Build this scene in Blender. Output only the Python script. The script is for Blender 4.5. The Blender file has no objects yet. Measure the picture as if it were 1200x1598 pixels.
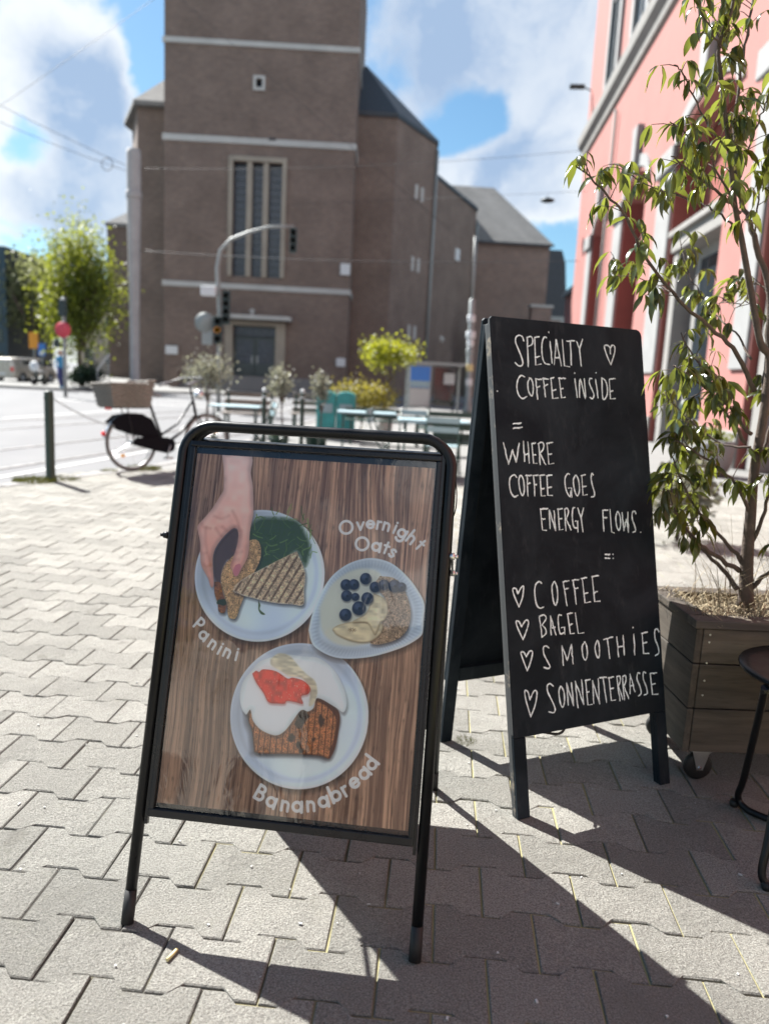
import bpy, bmesh, math, random, json
import numpy as np
from mathutils import Vector, Matrix, Quaternion
random.seed(7); rng = np.random.default_rng(7)
R = math.radians
S = bpy.context.scene
COL = S.collection

# ------------------------------------------------------------------ camera
PITCH, ROLL, CAMH, FPX = 0.1725, 0.051, 1.2737, 1204.56
cam = bpy.data.cameras.new('camera')
cam_o = bpy.data.objects.new('camera', cam); COL.objects.link(cam_o); S.camera = cam_o
_f = Vector((0, math.cos(PITCH), -math.sin(PITCH))); _u = Vector((0, math.sin(PITCH), math.cos(PITCH))); _r = Vector((1, 0, 0))
_r2 = _r*math.cos(ROLL) + _u*math.sin(ROLL); _u2 = -_r*math.sin(ROLL) + _u*math.cos(ROLL)
_m = Matrix((_r2, _u2, -_f)).transposed().to_4x4(); _m.translation = Vector((0, 0, CAMH))
cam_o.matrix_world = _m
cam.sensor_fit = 'VERTICAL'; cam.sensor_height = 36.0; cam.lens = FPX/1598*36
cam.clip_start = 0.05; cam.clip_end = 1500
cam.dof.use_dof = True; cam.dof.focus_distance = 2.0; cam.dof.aperture_fstop = 2.25
cam.dof.aperture_blades = 0

# ------------------------------------------------------------------ light
SUN_TO = Vector((-0.67, 0.68, 1.0)).normalized()
sun = bpy.data.lights.new('sun', 'SUN'); sun.energy = 4.2; sun.angle = R(0.55); sun.color = (1.0, .975, .93)
sun_o = bpy.data.objects.new('sun', sun); COL.objects.link(sun_o)
sun_o.rotation_euler = (-SUN_TO).to_track_quat('-Z', 'Y').to_euler()
world = bpy.data.worlds.new('World'); S.world = world; world.use_nodes = True
S.view_settings.view_transform = 'Standard'; S.view_settings.look = 'None'
S.view_settings.exposure = 1.99; S.view_settings.gamma = 1.0; S.view_settings.use_curve_mapping = False
S.render.engine = 'CYCLES'
S.cycles.max_bounces = 7; S.cycles.transparent_max_bounces = 12

class NT:
    """small node-tree helper"""
    def __init__(s, tree): s.t = tree; s.n = tree.nodes; s.l = tree.links
    def a(s, kind, **kw):
        n = s.n.new(kind)
        ins = kw.pop('i', None)
        for k, v in kw.items(): setattr(n, k, v)
        if ins:
            for k, v in ins.items():
                if isinstance(v, bpy.types.NodeSocket): s.l.new(v, n.inputs[k])
                else: n.inputs[k].default_value = v
        return n
    def math(s, op, a, b=0.0, c=None, clamp=False):
        n = s.a('ShaderNodeMath', operation=op, use_clamp=clamp)
        for i, v in enumerate((a, b) if c is None else (a, b, c)):
            if isinstance(v, bpy.types.NodeSocket): s.l.new(v, n.inputs[i])
            else: n.inputs[i].default_value = v
        return n.outputs[0]
    def vmath(s, op, a, b=(0, 0, 0), out=0):
        n = s.a('ShaderNodeVectorMath', operation=op)
        for i, v in enumerate((a, b)):
            if isinstance(v, bpy.types.NodeSocket): s.l.new(v, n.inputs[i])
            else: n.inputs[i].default_value = v
        return n.outputs[out]
    def noise(s, vec, scale, detail=4, rough=.55, dist=0):
        return s.a('ShaderNodeTexNoise', i={'Vector': vec, 'Scale': scale, 'Detail': detail, 'Roughness': rough, 'Distortion': dist})
    def mix(s, f, a, b, bt='MIX'):
        n = s.a('ShaderNodeMix', data_type='RGBA', blend_type=bt)
        for k, v in ((0, f), (6, a), (7, b)):
            if isinstance(v, bpy.types.NodeSocket): s.l.new(v, n.inputs[k])
            else: n.inputs[k].default_value = v if k == 0 else (tuple(v) + (1,))[:4]
        return n.outputs[2]
    def mr(s, v, a, b, c=0., d=1., smooth=False):
        n = s.a('ShaderNodeMapRange', interpolation_type='SMOOTHSTEP' if smooth else 'LINEAR', clamp=True)
        s.l.new(v, n.inputs[0])
        for i, x in zip((1, 2, 3, 4), (a, b, c, d)): n.inputs[i].default_value = x
        return n.outputs[0]

# sky: clear-sky model plus cumulus clouds laid over it by direction
def build_sky():
    world.node_tree.nodes.clear(); w = NT(world.node_tree)
    sky = w.a('ShaderNodeTexSky', sky_type='NISHITA', sun_disc=False, sun_elevation=R(46), sun_rotation=R(-44.6),
              air_density=1.0, dust_density=0.6, ozone_density=1.2, altitude=50)
    tc = w.a('ShaderNodeTexCoord').outputs['Generated']
    d = w.vmath('NORMALIZE', tc)
    n0 = w.noise(d, 5.5, 6, .6)
    warp = w.vmath('SCALE', w.vmath('SUBTRACT', n0.outputs['Color'], (.5, .5, .5)), (0, 0, 0)); w.n[-1].inputs[3].default_value = .10
    dw = w.vmath('ADD', d, warp)
    # stretch towards the horizon so that far clouds flatten
    sep = w.a('ShaderNodeSeparateXYZ', i={0: dw})
    zz = w.math('MAXIMUM', w.math('ADD', sep.outputs[2], .12), .08)
    proj = w.a('ShaderNodeCombineXYZ', i={0: w.math('DIVIDE', sep.outputs[0], zz), 1: w.math('DIVIDE', sep.outputs[1], zz), 2: 0.3}).outputs[0]
    big = w.noise(proj, .9, 3, .5).outputs[0]
    mid = w.noise(dw, 9, 7, .58).outputs[0]
    cover = w.math('ADD', w.math('MULTIPLY', big, .75), w.math('MULTIPLY', mid, .45))
    # the photograph's own clouds (+) and gaps (-), then one added unseen cloud: direction, radius, weight
    blobs = [((-.36, .87, .32), .11, .5), ((-.32, .896, .305), .06, .35), ((-.40, .88, .24), .12, .3), ((-.30, .92, .215), .10, .35), ((-.40, .90, .09), .12, .25),
             ((.06, .93, .36), .17, .45), ((.17, .92, .36), .13, .4), ((.09, .966, .235), .07, .5), ((.165, .954, .25), .07, .5), ((.02, .97, .22), .10, .45), ((.20, .957, .20), .06, .35),
             ((.078, .953, .297), .048, -.60), ((.035, .96, .285), .04, -.25), ((-.27, .90, .335), .045, -.5), ((-.245, .91, .30), .05, -.5), ((-.26, .93, .26), .05, -.3),
             ((-.29, .94, .17), .05, -.25), ((.19, .965, .17), .03, -.25), ((-.405, .885, .225), .045, -.45), ((-.345, .918, .19), .04, -.4), ((-.42, .90, .13), .05, -.3), ((-.05, -.9, .42), .4, .45)]  # last one: cloud behind the viewer, added to brighten the poster cover's reflection
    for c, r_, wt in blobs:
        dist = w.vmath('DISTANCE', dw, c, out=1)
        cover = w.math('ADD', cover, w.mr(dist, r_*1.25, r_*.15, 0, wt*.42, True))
    mask = w.mr(cover, .635, .76, 0, 1, True)
    # cloud brightness: sunlit tops, blue-grey bases
    thick = w.mr(cover, .70, .92, 0, 1, True)
    det = w.noise(dw, 6, 6, .6, .4).outputs[0]
    base_ = w.mr(w.vmath('DISTANCE', dw, (.07, .925, .375), out=1), .24, .06, 0, .8, True)
    base_ = w.math('ADD', base_, w.mr(w.vmath('DISTANCE', dw, (-.355, .893, .275), out=1), .09, .02, 0, .8, True))
    base_ = w.math('ADD', base_, w.mr(w.vmath('DISTANCE', dw, (-.37, .92, .15), out=1), .10, .02, 0, .6, True))
    shade = w.math('ADD', w.math('MULTIPLY', thick, w.mr(det, .40, .62, .0, .55)), base_, clamp=True)
    # clouds opposite the sun show their lit side, brightened further to light the poster
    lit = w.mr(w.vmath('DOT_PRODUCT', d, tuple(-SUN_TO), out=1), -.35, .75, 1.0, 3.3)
    base_ = w.math('MULTIPLY', base_, w.mr(det, .34, .56, .55, 1.1))
    shade = w.math('ADD', w.math('MULTIPLY', thick, w.mr(det, .40, .62, .0, .6)), base_, clamp=True)
    ccol = w.mix(shade, (5.2, 5.35, 5.45), (2.1, 2.8, 3.9))
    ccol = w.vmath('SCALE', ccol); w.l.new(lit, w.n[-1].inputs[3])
    skyc = w.mix(1.0, sky.outputs[0], (.50, .68, .73), 'MULTIPLY')
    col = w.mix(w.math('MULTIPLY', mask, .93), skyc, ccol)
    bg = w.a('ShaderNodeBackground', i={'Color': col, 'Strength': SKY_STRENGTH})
    out = w.a('ShaderNodeOutputWorld', i={0: bg.outputs[0]})
SKY_STRENGTH = 0.05
build_sky()

# traced outlines: chalk strokes (mm on the board), print shapes (mm on the poster), tree limbs (m)
DATA = json.loads(r"""{"rows":[[[[-183,1446],[-187,1458],[-198,1463],[-211,1456],[-214,1440],[-206,1421],[-196,1397],[-191,1377],[-198,1367],[-210,1368],[-220,1376]],[[-169,1459],[-172,1366]],[[-171,1457],[-155,1462],[-149,1453],[-152,1438],[-169,1429]],[[-141,1459],[-143,1372],[-122,1377]],[[-144,1396],[-126,1401]],[[-141,1460],[-123,1463]],[[-95,1462],[-103,1464],[-112,1449],[-116,1422],[-114,1394],[-106,1380],[-89,1377]],[[-82,1451],[-79,1382]],[[-86,1481],[-84,1480]],[[-71,1378],[-63,1421],[-58,1459]],[[-57,1459],[-43,1375]],[[-66,1401],[-47,1402]],[[-33,1460],[-31,1376],[-10,1374]],[[-16,1457],[16,1460]],[[-1,1458],[-3,1380]],[[24,1458],[34,1434]],[[49,1467],[34,1434],[37,1379]],[[161,1390],[146,1421],[138,1449],[151,1454],[161,1446],[161,1429]],[[161,1390],[175,1419],[182,1439],[181,1453],[171,1455],[163,1443],[162,1426]]],[[[-188,1333],[-200,1337],[-213,1324],[-219,1300],[-214,1276],[-200,1265],[-184,1272]],[[-166,1330],[-176,1318],[-177,1294],[-170,1278],[-163,1276],[-158,1293],[-158,1315],[-164,1329],[-171,1330]],[[-146,1329],[-143,1265]],[[-147,1329],[-123,1328]],[[-144,1301],[-132,1306]],[[-116,1333],[-113,1273]],[[-120,1331],[-98,1330]],[[-116,1306],[-101,1313]],[[-87,1334],[-85,1269],[-63,1272]],[[-90,1332],[-75,1337]],[[-85,1293],[-70,1298]],[[-55,1336],[-50,1272],[-35,1275]],[[-57,1335],[-29,1336]],[[-52,1301],[-42,1303]],[[8,1336],[13,1276]],[[8,1355],[10,1354]],[[22,1277],[29,1337],[46,1273],[46,1338]],[[78,1340],[69,1339],[66,1324],[75,1304],[82,1287],[75,1274],[65,1278]],[[93,1338],[98,1277]],[[95,1360],[98,1360]],[[119,1344],[118,1276],[135,1285],[140,1311],[133,1336],[118,1344]],[[150,1341],[150,1276],[171,1278]],[[150,1341],[175,1344]],[[150,1300],[163,1303]]],[[[-241,1185],[-210,1189]],[[-241,1171],[-208,1176]],[[-292,1285],[-291,1284]]],[[[-280,1127],[-266,1062]],[[-266,1062],[-248,1106]],[[-248,1106],[-238,1068]],[[-238,1068],[-222,1126]],[[-206,1132],[-206,1070]],[[-190,1130],[-189,1065]],[[-206,1090],[-190,1094]],[[-175,1126],[-173,1064],[-160,1064]],[[-176,1125],[-161,1128]],[[-174,1090],[-163,1090]],[[-150,1126],[-148,1060]],[[-152,1125],[-137,1130],[-130,1122],[-135,1106],[-147,1096]],[[-147,1096],[-127,1060]],[[-117,1126],[-115,1061],[-96,1064]],[[-119,1126],[-95,1130]],[[-115,1092],[-102,1094]]],[[[-239,1021],[-247,1029],[-262,1021],[-267,1000],[-263,976],[-252,962],[-238,966]],[[-226,1027],[-232,1011],[-229,980],[-221,965],[-214,979],[-214,1011],[-221,1026],[-226,1027]],[[-201,1027],[-201,963]],[[-205,1026],[-183,1027]],[[-201,1000],[-190,1003]],[[-176,1026],[-176,963]],[[-178,1026],[-159,1027]],[[-176,997],[-166,999]],[[-151,1026],[-151,962],[-136,963]],[[-153,1026],[-134,1027]],[[-151,984],[-139,986]],[[-125,1025],[-126,964],[-108,963]],[[-127,1025],[-105,1027]],[[-126,987],[-110,990]],[[-37,1029],[-44,1031],[-55,1017],[-56,993],[-51,972],[-40,958],[-35,976]],[[-45,985],[-32,986],[-33,956]],[[-14,1025],[-23,1009],[-20,976],[-11,960],[-1,976],[-2,1008],[-9,1024],[-14,1025]],[[12,1025],[12,961],[29,963]],[[9,1024],[27,1027]],[[11,988],[27,990]],[[59,1026],[54,1031],[49,1016],[53,991],[59,970],[57,958],[45,955]]],[[[-157,923],[-154,857],[-139,855]],[[-158,921],[-129,923]],[[-155,891],[-142,891]],[[-125,860],[-124,918]],[[-124,918],[-104,853]],[[-104,853],[-106,915]],[[-90,921],[-89,854],[-75,856]],[[-92,919],[-73,921]],[[-90,889],[-77,890]],[[-64,920],[-64,851]],[[-65,918],[-54,922],[-50,908],[-60,888]],[[-60,888],[-44,853]],[[-24,923],[-32,919],[-36,891],[-32,862],[-19,858]],[[-25,880],[-16,880],[-17,845]],[[-12,921],[-2,890]],[[11,920],[-1,890],[3,845]],[[89,912],[88,843]],[[88,911],[110,911]],[[90,887],[104,887]],[[119,913],[120,840],[131,836]],[[148,904],[141,885],[143,856],[151,844],[159,859],[160,885],[153,904],[148,904]],[[169,901],[172,842]],[[172,842],[185,879]],[[185,879],[191,836]],[[191,836],[194,902]],[[228,895],[224,904],[213,900],[211,879],[219,857],[222,840],[210,835]],[[243,834],[245,834]]],[[[87,769],[107,768]],[[86,757],[106,755]],[[119,767],[121,767]],[[119,754],[121,754]]],[[[-260,668],[-264,683],[-276,684],[-274,667],[-258,628]],[[-258,628],[-243,656],[-237,689],[-247,684],[-259,668]],[[-169,693],[-178,699],[-192,690],[-197,665],[-193,631],[-181,618],[-167,620]],[[-123,694],[-131,678],[-129,639],[-122,622],[-113,637],[-111,672],[-118,693],[-123,694]],[[-87,692],[-77,617]],[[-88,692],[-64,694]],[[-82,668],[-68,671]],[[-47,694],[-41,619]],[[-51,694],[-25,695]],[[-44,667],[-30,669]],[[-11,698],[-6,620],[16,622]],[[-16,698],[7,699]],[[-9,649],[8,651]],[[29,701],[33,621],[55,621]],[[27,701],[55,702]],[[30,648],[47,652]]],[[[-252,567],[-261,584],[-271,585],[-267,566],[-250,529]],[[-250,529],[-235,555],[-226,579],[-235,586],[-252,569]],[[-185,592],[-180,532]],[[-185,593],[-167,596],[-160,584],[-177,566]],[[-177,566],[-165,554],[-164,539],[-180,529]],[[-144,533],[-143,591]],[[-143,591],[-126,531]],[[-140,554],[-128,555]],[[-101,589],[-112,590],[-115,565],[-110,534],[-94,535]],[[-104,551],[-92,552],[-92,530]],[[-77,591],[-71,529],[-56,529]],[[-79,591],[-58,593]],[[-71,556],[-61,559]],[[-47,592],[-40,527],[-18,527]]],[[[-242,478],[-250,491],[-260,490],[-254,469],[-241,434]],[[-241,434],[-226,461],[-218,488],[-229,491],[-242,476]],[[-156,494],[-166,501],[-176,498],[-176,477],[-162,450],[-156,437],[-163,432],[-179,437]],[[-105,435],[-106,495]],[[-106,495],[-89,448]],[[-89,448],[-69,496]],[[-69,496],[-67,435]],[[-18,497],[-28,483],[-26,452],[-17,442],[-9,459],[-10,485],[-16,498],[-18,497]],[[32,496],[23,477],[27,451],[35,443],[40,458],[40,484],[35,497],[32,496]],[[60,498],[98,502]],[[75,499],[80,436]],[[114,501],[117,437]],[[141,503],[141,440]],[[117,468],[140,469]],[[186,503],[185,436]],[[183,525],[186,525]],[[222,502],[223,436],[246,434]],[[219,502],[245,504]],[[222,470],[240,471]],[[296,500],[289,510],[278,506],[277,478],[287,454],[289,431],[273,424]]],[[[-237,346],[-243,371],[-254,375],[-252,348],[-238,296]],[[-238,296],[-220,327],[-210,363],[-220,371],[-237,348]],[[-148,376],[-159,385],[-170,381],[-170,362],[-157,335],[-146,308],[-152,296],[-170,301]],[[-120,373],[-128,357],[-125,322],[-117,308],[-109,324],[-109,354],[-118,372]],[[-95,311],[-97,379]],[[-97,379],[-75,307]],[[-75,307],[-78,378]],[[-58,298],[-63,381]],[[-63,381],[-35,305]],[[-35,305],[-38,382]],[[-22,378],[-19,301],[-2,301]],[[-24,378],[-4,379]],[[-21,341],[-11,342]],[[5,303],[5,374]],[[5,374],[28,298]],[[28,298],[28,377]],[[34,380],[62,378]],[[48,379],[56,300]],[[72,375],[76,302],[93,302]],[[69,375],[91,376]],[[73,340],[88,341]],[[104,373],[111,297]],[[104,375],[116,375],[118,361],[108,344]],[[108,344],[123,300]],[[128,371],[130,297]],[[128,372],[140,374],[141,358],[131,341]],[[131,341],[148,299]],[[155,314],[160,376]],[[160,376],[176,318]],[[157,338],[172,341]],[[202,373],[193,376],[188,357],[198,333],[202,310],[190,302]],[[227,372],[217,376],[215,353],[225,329],[228,306],[214,302]],[[246,368],[250,299],[274,297]],[[245,368],[274,367]],[[248,332],[265,333]]]],"P":{"plate1":[[172,130],[349,277],[193,449],[28,314]],"plate3":[[294,442],[483,602],[337,777],[153,633]],"bowl":[[322,411],[327,372],[343,321],[366,278],[402,246],[445,229],[481,229],[514,240],[549,267],[575,297],[592,327],[593,367],[593,396],[575,415],[542,435],[486,457],[434,468],[393,469],[359,459],[334,442]],"hand":[[62,-3],[70,30],[74,60],[76,88],[69,104],[53,136],[35,162],[21,181],[24,196],[33,223],[36,247],[41,274],[51,291],[63,308],[70,324],[75,329],[79,322],[76,304],[73,286],[69,259],[72,235],[85,210],[101,190],[114,180],[124,186],[127,210],[123,237],[116,265],[115,274],[121,285],[128,297],[136,295],[142,281],[154,253],[157,232],[155,202],[155,177],[158,141],[155,110],[149,71],[141,41],[135,-7]],"nail":[[127,270],[137,266],[141,275],[136,293],[128,296],[123,285]],"gap":[[75,301],[69,259],[72,235],[85,210],[101,190],[114,180],[127,186],[130,210],[126,237],[119,265],[107,260],[97,287],[97,317],[85,318]],"green":[[157,165],[180,151],[223,148],[266,151],[287,174],[306,212],[303,251],[295,257],[274,226],[246,249],[189,289],[173,314],[174,266],[183,236],[160,216],[148,196]],"tri":[[275,225],[300,274],[302,316],[303,352],[275,353],[248,354],[219,352],[200,350],[179,346],[159,343],[142,338],[128,333],[134,317],[158,296],[188,277],[225,254],[255,236]],"roll":[[103,266],[120,246],[149,212],[172,204],[185,221],[187,253],[173,292],[157,344],[150,368],[142,397],[127,398],[120,385],[107,344],[95,311],[96,285]],"fill":[[79,314],[94,316],[103,338],[113,362],[115,382],[109,388],[98,384],[93,364],[83,342]],"herb":[[93,358],[109,354],[115,364],[109,370],[99,368],[91,366]],"stem":[[193,350],[199,361],[199,372],[213,382],[204,383],[196,374],[194,361]],"cream":[[343,356],[365,302],[404,266],[444,254],[481,263],[484,304],[501,326],[507,360],[497,381],[496,405],[471,427],[425,439],[384,434],[354,408]],"oats":[[481,269],[517,272],[543,299],[561,344],[558,385],[537,412],[495,429],[471,427],[493,405],[495,379],[506,355],[501,326],[484,304],[469,294]],"banana1":[[470,311],[498,323],[507,349],[502,369],[491,379],[481,406],[461,381],[426,382],[454,362],[464,338]],"banana2":[[379,403],[392,393],[426,382],[461,381],[495,381],[495,402],[471,424],[433,427],[394,416]],"berries":[[402,296],[421,294],[406,322],[427,323],[448,278],[407,367],[438,349],[456,324],[472,296],[493,289],[518,290],[535,291]],"berr":[50,48,50,36,52,55,62,54,48,48,56,42],"yog":[[235,483],[266,472],[310,473],[357,475],[397,504],[420,541],[429,572],[423,593],[404,584],[359,566],[352,589],[339,599],[322,598],[302,629],[288,649],[272,660],[252,659],[227,649],[209,631],[201,608],[192,620],[179,605],[172,577],[177,544],[196,516],[211,495]],"bread":[[194,610],[220,582],[286,569],[359,566],[387,576],[408,590],[415,608],[412,637],[411,662],[408,681],[398,700],[375,696],[306,699],[230,705],[219,691],[211,657],[200,635]],"crust":[[359,566],[386,573],[408,587],[416,608],[414,653],[409,681],[398,700],[401,679],[406,653],[408,622],[404,603],[384,584],[358,572]],"blots":[[329,610],[322,627],[373,619],[370,609],[306,663],[324,677],[331,689],[359,661]],"blotr":[42,35,26,16,26,20,18,12],"bananac":[[237,486],[256,471],[283,475],[306,496],[328,514],[349,528],[357,553],[351,579],[340,585],[340,558],[333,539],[315,523],[288,522],[263,511],[240,500]],"straw":[[197,524],[205,517],[213,519],[223,512],[254,514],[282,528],[295,525],[322,530],[339,545],[335,558],[319,566],[325,582],[307,580],[287,579],[281,586],[265,587],[243,586],[228,565],[209,544]],"hl":[[[43,183],[44,210],[52,240],[66,275]],[[68,184],[77,195],[87,204]],[[84,179],[101,189],[115,177]],[[36,244],[42,248],[50,246]],[[49,276],[55,279],[63,275]],[[117,235],[128,240],[140,236]],[[133,185],[131,206],[130,225]],[[31,174],[38,183],[54,185]],[[60,154],[79,159],[97,151]],[[105,138],[120,162],[128,185]],[[118,271],[121,258],[133,256]]],"hh":[[[83,29],[87,69],[88,100]],[[69,129],[53,154],[37,174]],[[37,198],[40,228],[47,258]],[[130,118],[137,154],[141,191]],[[134,209],[134,233],[130,258]],[[86,140],[92,164]]]},"T":[["O",390,160,-3.5,11.5],["v",424,153,-5.5,10.9],["e",448,147,-3.5,11.5],["r",469,147,4.5,10.9],["n",487,149,10.5,10.9],["i",508,154,18.5,10.9],["g",526,163,26.5,12.1],["h",548,175,34.5,11.5],["t",570,190,42.5,10.9],["O",432,197,0.5,11.5],["a",467,200,6.5,12.1],["t",490,204,16.5,10.9],["s",507,212,26.5,10.9],["P",51,421,36.5,11.0],["a",67,445,32.5,11.6],["n",92,464,28.5,11.0],["i",111,476,23.5,11.0],["n",130,481,18.5,11.0],["i",154,486,8.5,11.0],["B",243,797,24.5,13.0],["a",273,811,16.5,13.0],["n",306,816,4.5,12.4],["a",335,815,-3.5,13.3],["n",366,810,-9.5,12.4],["a",395,798,-19.5,13.3],["b",422,782,-29.5,13.3],["r",443,768,-37.5,12.4],["e",463,748,-45.5,13.3],["a",484,726,-53.5,13.3],["d",500,703,-59.5,13.0]],"br":[[[[1.28,2.62,0.543],[1.258,2.611,0.717],[1.247,2.603,0.86],[1.234,2.594,1.026],[1.237,2.586,1.23],[1.227,2.577,1.396],[1.187,2.569,1.445],[1.128,2.56,1.612],[1.076,2.551,1.762],[1.041,2.543,1.853],[0.999,2.534,2.012],[0.947,2.526,2.207],[0.925,2.517,2.295],[0.947,2.509,2.393],[0.944,2.5,2.517]],0.032,0.004,0.62],[[[1.244,2.6,1.23],[1.243,2.619,1.398],[1.228,2.638,1.607],[1.159,2.656,1.79],[1.138,2.675,1.857],[1.104,2.694,1.957],[1.079,2.712,2.133],[1.088,2.731,2.353],[1.104,2.75,2.533]],0.014,0.004,0.6],[[[1.211,2.62,1.291],[1.107,2.58,1.425],[0.991,2.54,1.494],[0.887,2.5,1.556],[0.748,2.46,1.684],[0.672,2.42,1.777],[0.602,2.38,1.828],[0.536,2.34,1.864],[0.473,2.3,1.894]],0.009,0.002,0.45],[[[1.066,2.56,1.837],[0.991,2.508,1.869],[0.897,2.455,1.904],[0.828,2.402,1.92],[0.762,2.35,1.938]],0.006,0.002,0.2],[[[1.057,2.56,1.796],[0.994,2.607,1.858],[0.943,2.655,1.891],[0.804,2.703,1.945],[0.706,2.75,2.022]],0.004,0.0015,0.45],[[[0.869,2.45,1.551],[0.87,2.567,1.596],[0.794,2.683,1.648],[0.744,2.8,1.72]],0.003,0.0012,0.6],[[[1.241,2.62,0.675],[1.102,2.565,0.749],[1.02,2.51,0.812],[0.937,2.455,0.892],[0.882,2.4,0.971]],0.01,0.002,0.5],[[[1.243,2.62,0.606],[1.179,2.652,0.687],[1.08,2.685,0.772],[1.023,2.718,0.874],[0.977,2.75,0.982]],0.01,0.002,0.6],[[[1.253,2.62,0.699],[1.174,2.615,0.78],[1.073,2.61,0.872],[0.991,2.605,0.99],[0.946,2.6,1.086]],0.009,0.002,0.45],[[[1.238,2.6,0.883],[1.17,2.562,0.973],[1.083,2.525,1.037],[0.988,2.488,1.088],[0.919,2.45,1.119]],0.007,0.002,0.2],[[[1.196,2.6,1.121],[1.11,2.538,1.194],[1.012,2.475,1.273],[0.922,2.413,1.319],[0.836,2.35,1.352]],0.007,0.002,0.25],[[[1.208,2.6,1.143],[1.127,2.587,1.229],[1.049,2.575,1.304],[0.982,2.562,1.383],[0.921,2.55,1.461]],0.007,0.002,0.3],[[[1.179,2.6,1.394],[1.161,2.7,1.481],[1.147,2.8,1.53],[1.122,2.9,1.604],[1.09,3.0,1.705],[1.076,3.1,1.835]],0.004,0.0015,0.4],[[[1.241,2.65,1.097],[1.161,2.733,1.108],[1.069,2.817,1.189],[0.996,2.9,1.276]],0.005,0.0015,0.3],[[[1.261,2.62,0.722],[1.271,2.58,0.844],[1.276,2.54,0.981],[1.29,2.5,1.113]],0.009,0.004,0.6],[[[1.283,2.62,0.608],[1.306,2.58,0.666],[1.333,2.54,0.723],[1.356,2.5,0.799]],0.01,0.004,0.6],[[[1.245,2.62,1.012],[1.276,2.64,1.1],[1.311,2.66,1.231],[1.341,2.68,1.404],[1.34,2.7,1.638]],0.008,0.003,0.3],[[[1.086,2.65,1.946],[1.094,2.612,2.057],[1.097,2.575,2.13],[1.102,2.538,2.173],[1.107,2.5,2.214]],0.004,0.002,0.3],[[[1.135,2.6,1.779],[1.116,2.55,1.9],[1.101,2.5,1.98],[1.089,2.45,2.029]],0.003,0.002,0.3],[[[0.985,2.5,2.002],[0.917,2.475,2.046],[0.851,2.45,2.114],[0.796,2.425,2.181],[0.758,2.4,2.196]],0.004,0.0015,0.3],[[[1.023,2.5,1.843],[0.934,2.462,1.944],[0.856,2.425,1.993],[0.792,2.388,2.023],[0.75,2.35,2.026]],0.004,0.0015,0.25],[[[0.918,2.5,2.288],[0.875,2.483,2.336],[0.835,2.467,2.379],[0.796,2.45,2.42]],0.003,0.0015,0.2],[[[1.28,2.75,1.621],[1.266,2.8,1.656],[1.242,2.85,1.671],[1.232,2.9,1.654]],0.003,0.0015,0.1],[[[1.124,2.55,1.61],[1.141,2.667,1.562],[1.143,2.783,1.594],[1.159,2.9,1.583]],0.002,0.0012,0.2]]}""")

# ------------------------------------------------------------------ materials
def newmat(name):
    m = bpy.data.materials.new(name); m.use_nodes = True
    nt = NT(m.node_tree); b = m.node_tree.nodes['Principled BSDF']
    return m, nt, b
def setp(nt, b, **kw):
    for k, v in kw.items():
        k = {'Base': 'Base Color', 'Rough': 'Roughness', 'Metal': 'Metallic', 'Spec': 'Specular IOR Level', 'Trans': 'Transmission Weight',
             'Sub': 'Subsurface Weight', 'Coat': 'Coat Weight', 'CoatR': 'Coat Roughness'}.get(k, k)
        if isinstance(v, bpy.types.NodeSocket): nt.l.new(v, b.inputs[k])
        elif isinstance(v, tuple): b.inputs[k].default_value = v + (1,) if len(v) == 3 else v
        else: b.inputs[k].default_value = v
def bump(nt, b, h, strength=.3, dist=.01):
    n = nt.a('ShaderNodeBump', i={'Height': h, 'Strength': strength, 'Distance': dist}); nt.l.new(n.outputs[0], b.inputs['Normal'])
def scl(c, k): return tuple(x*k for x in c)
def simple(name, col, rough=.6, metal=0., var=.18, scale=6., bs=0., bscale=60., spec=.5, coat=0., island=False, worldco=False):
    m, nt, b = newmat(name)
    co = nt.a('ShaderNodeNewGeometry').outputs['Position'] if worldco else nt.a('ShaderNodeTexCoord').outputs['Object']
    n = nt.noise(co, scale, 5, .6).outputs[0]
    c = nt.mix(nt.mr(n, .3, .7), scl(col, 1-var), scl(col, 1+var))
    if island:
        g = nt.a('ShaderNodeNewGeometry').outputs['Random Per Island']
        c = nt.mix(nt.mr(g, 0, 1), scl(col, 1-2*var), c); 
    setp(nt, b, Base=c, Rough=nt.mr(n, .3, .7, max(.03, rough-.08), min(1, rough+.08)), Metal=metal, Spec=spec, Coat=coat)
    if bs: bump(nt, b, nt.noise(co, bscale, 4, .6).outputs[0], bs, .005)
    return m
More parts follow.
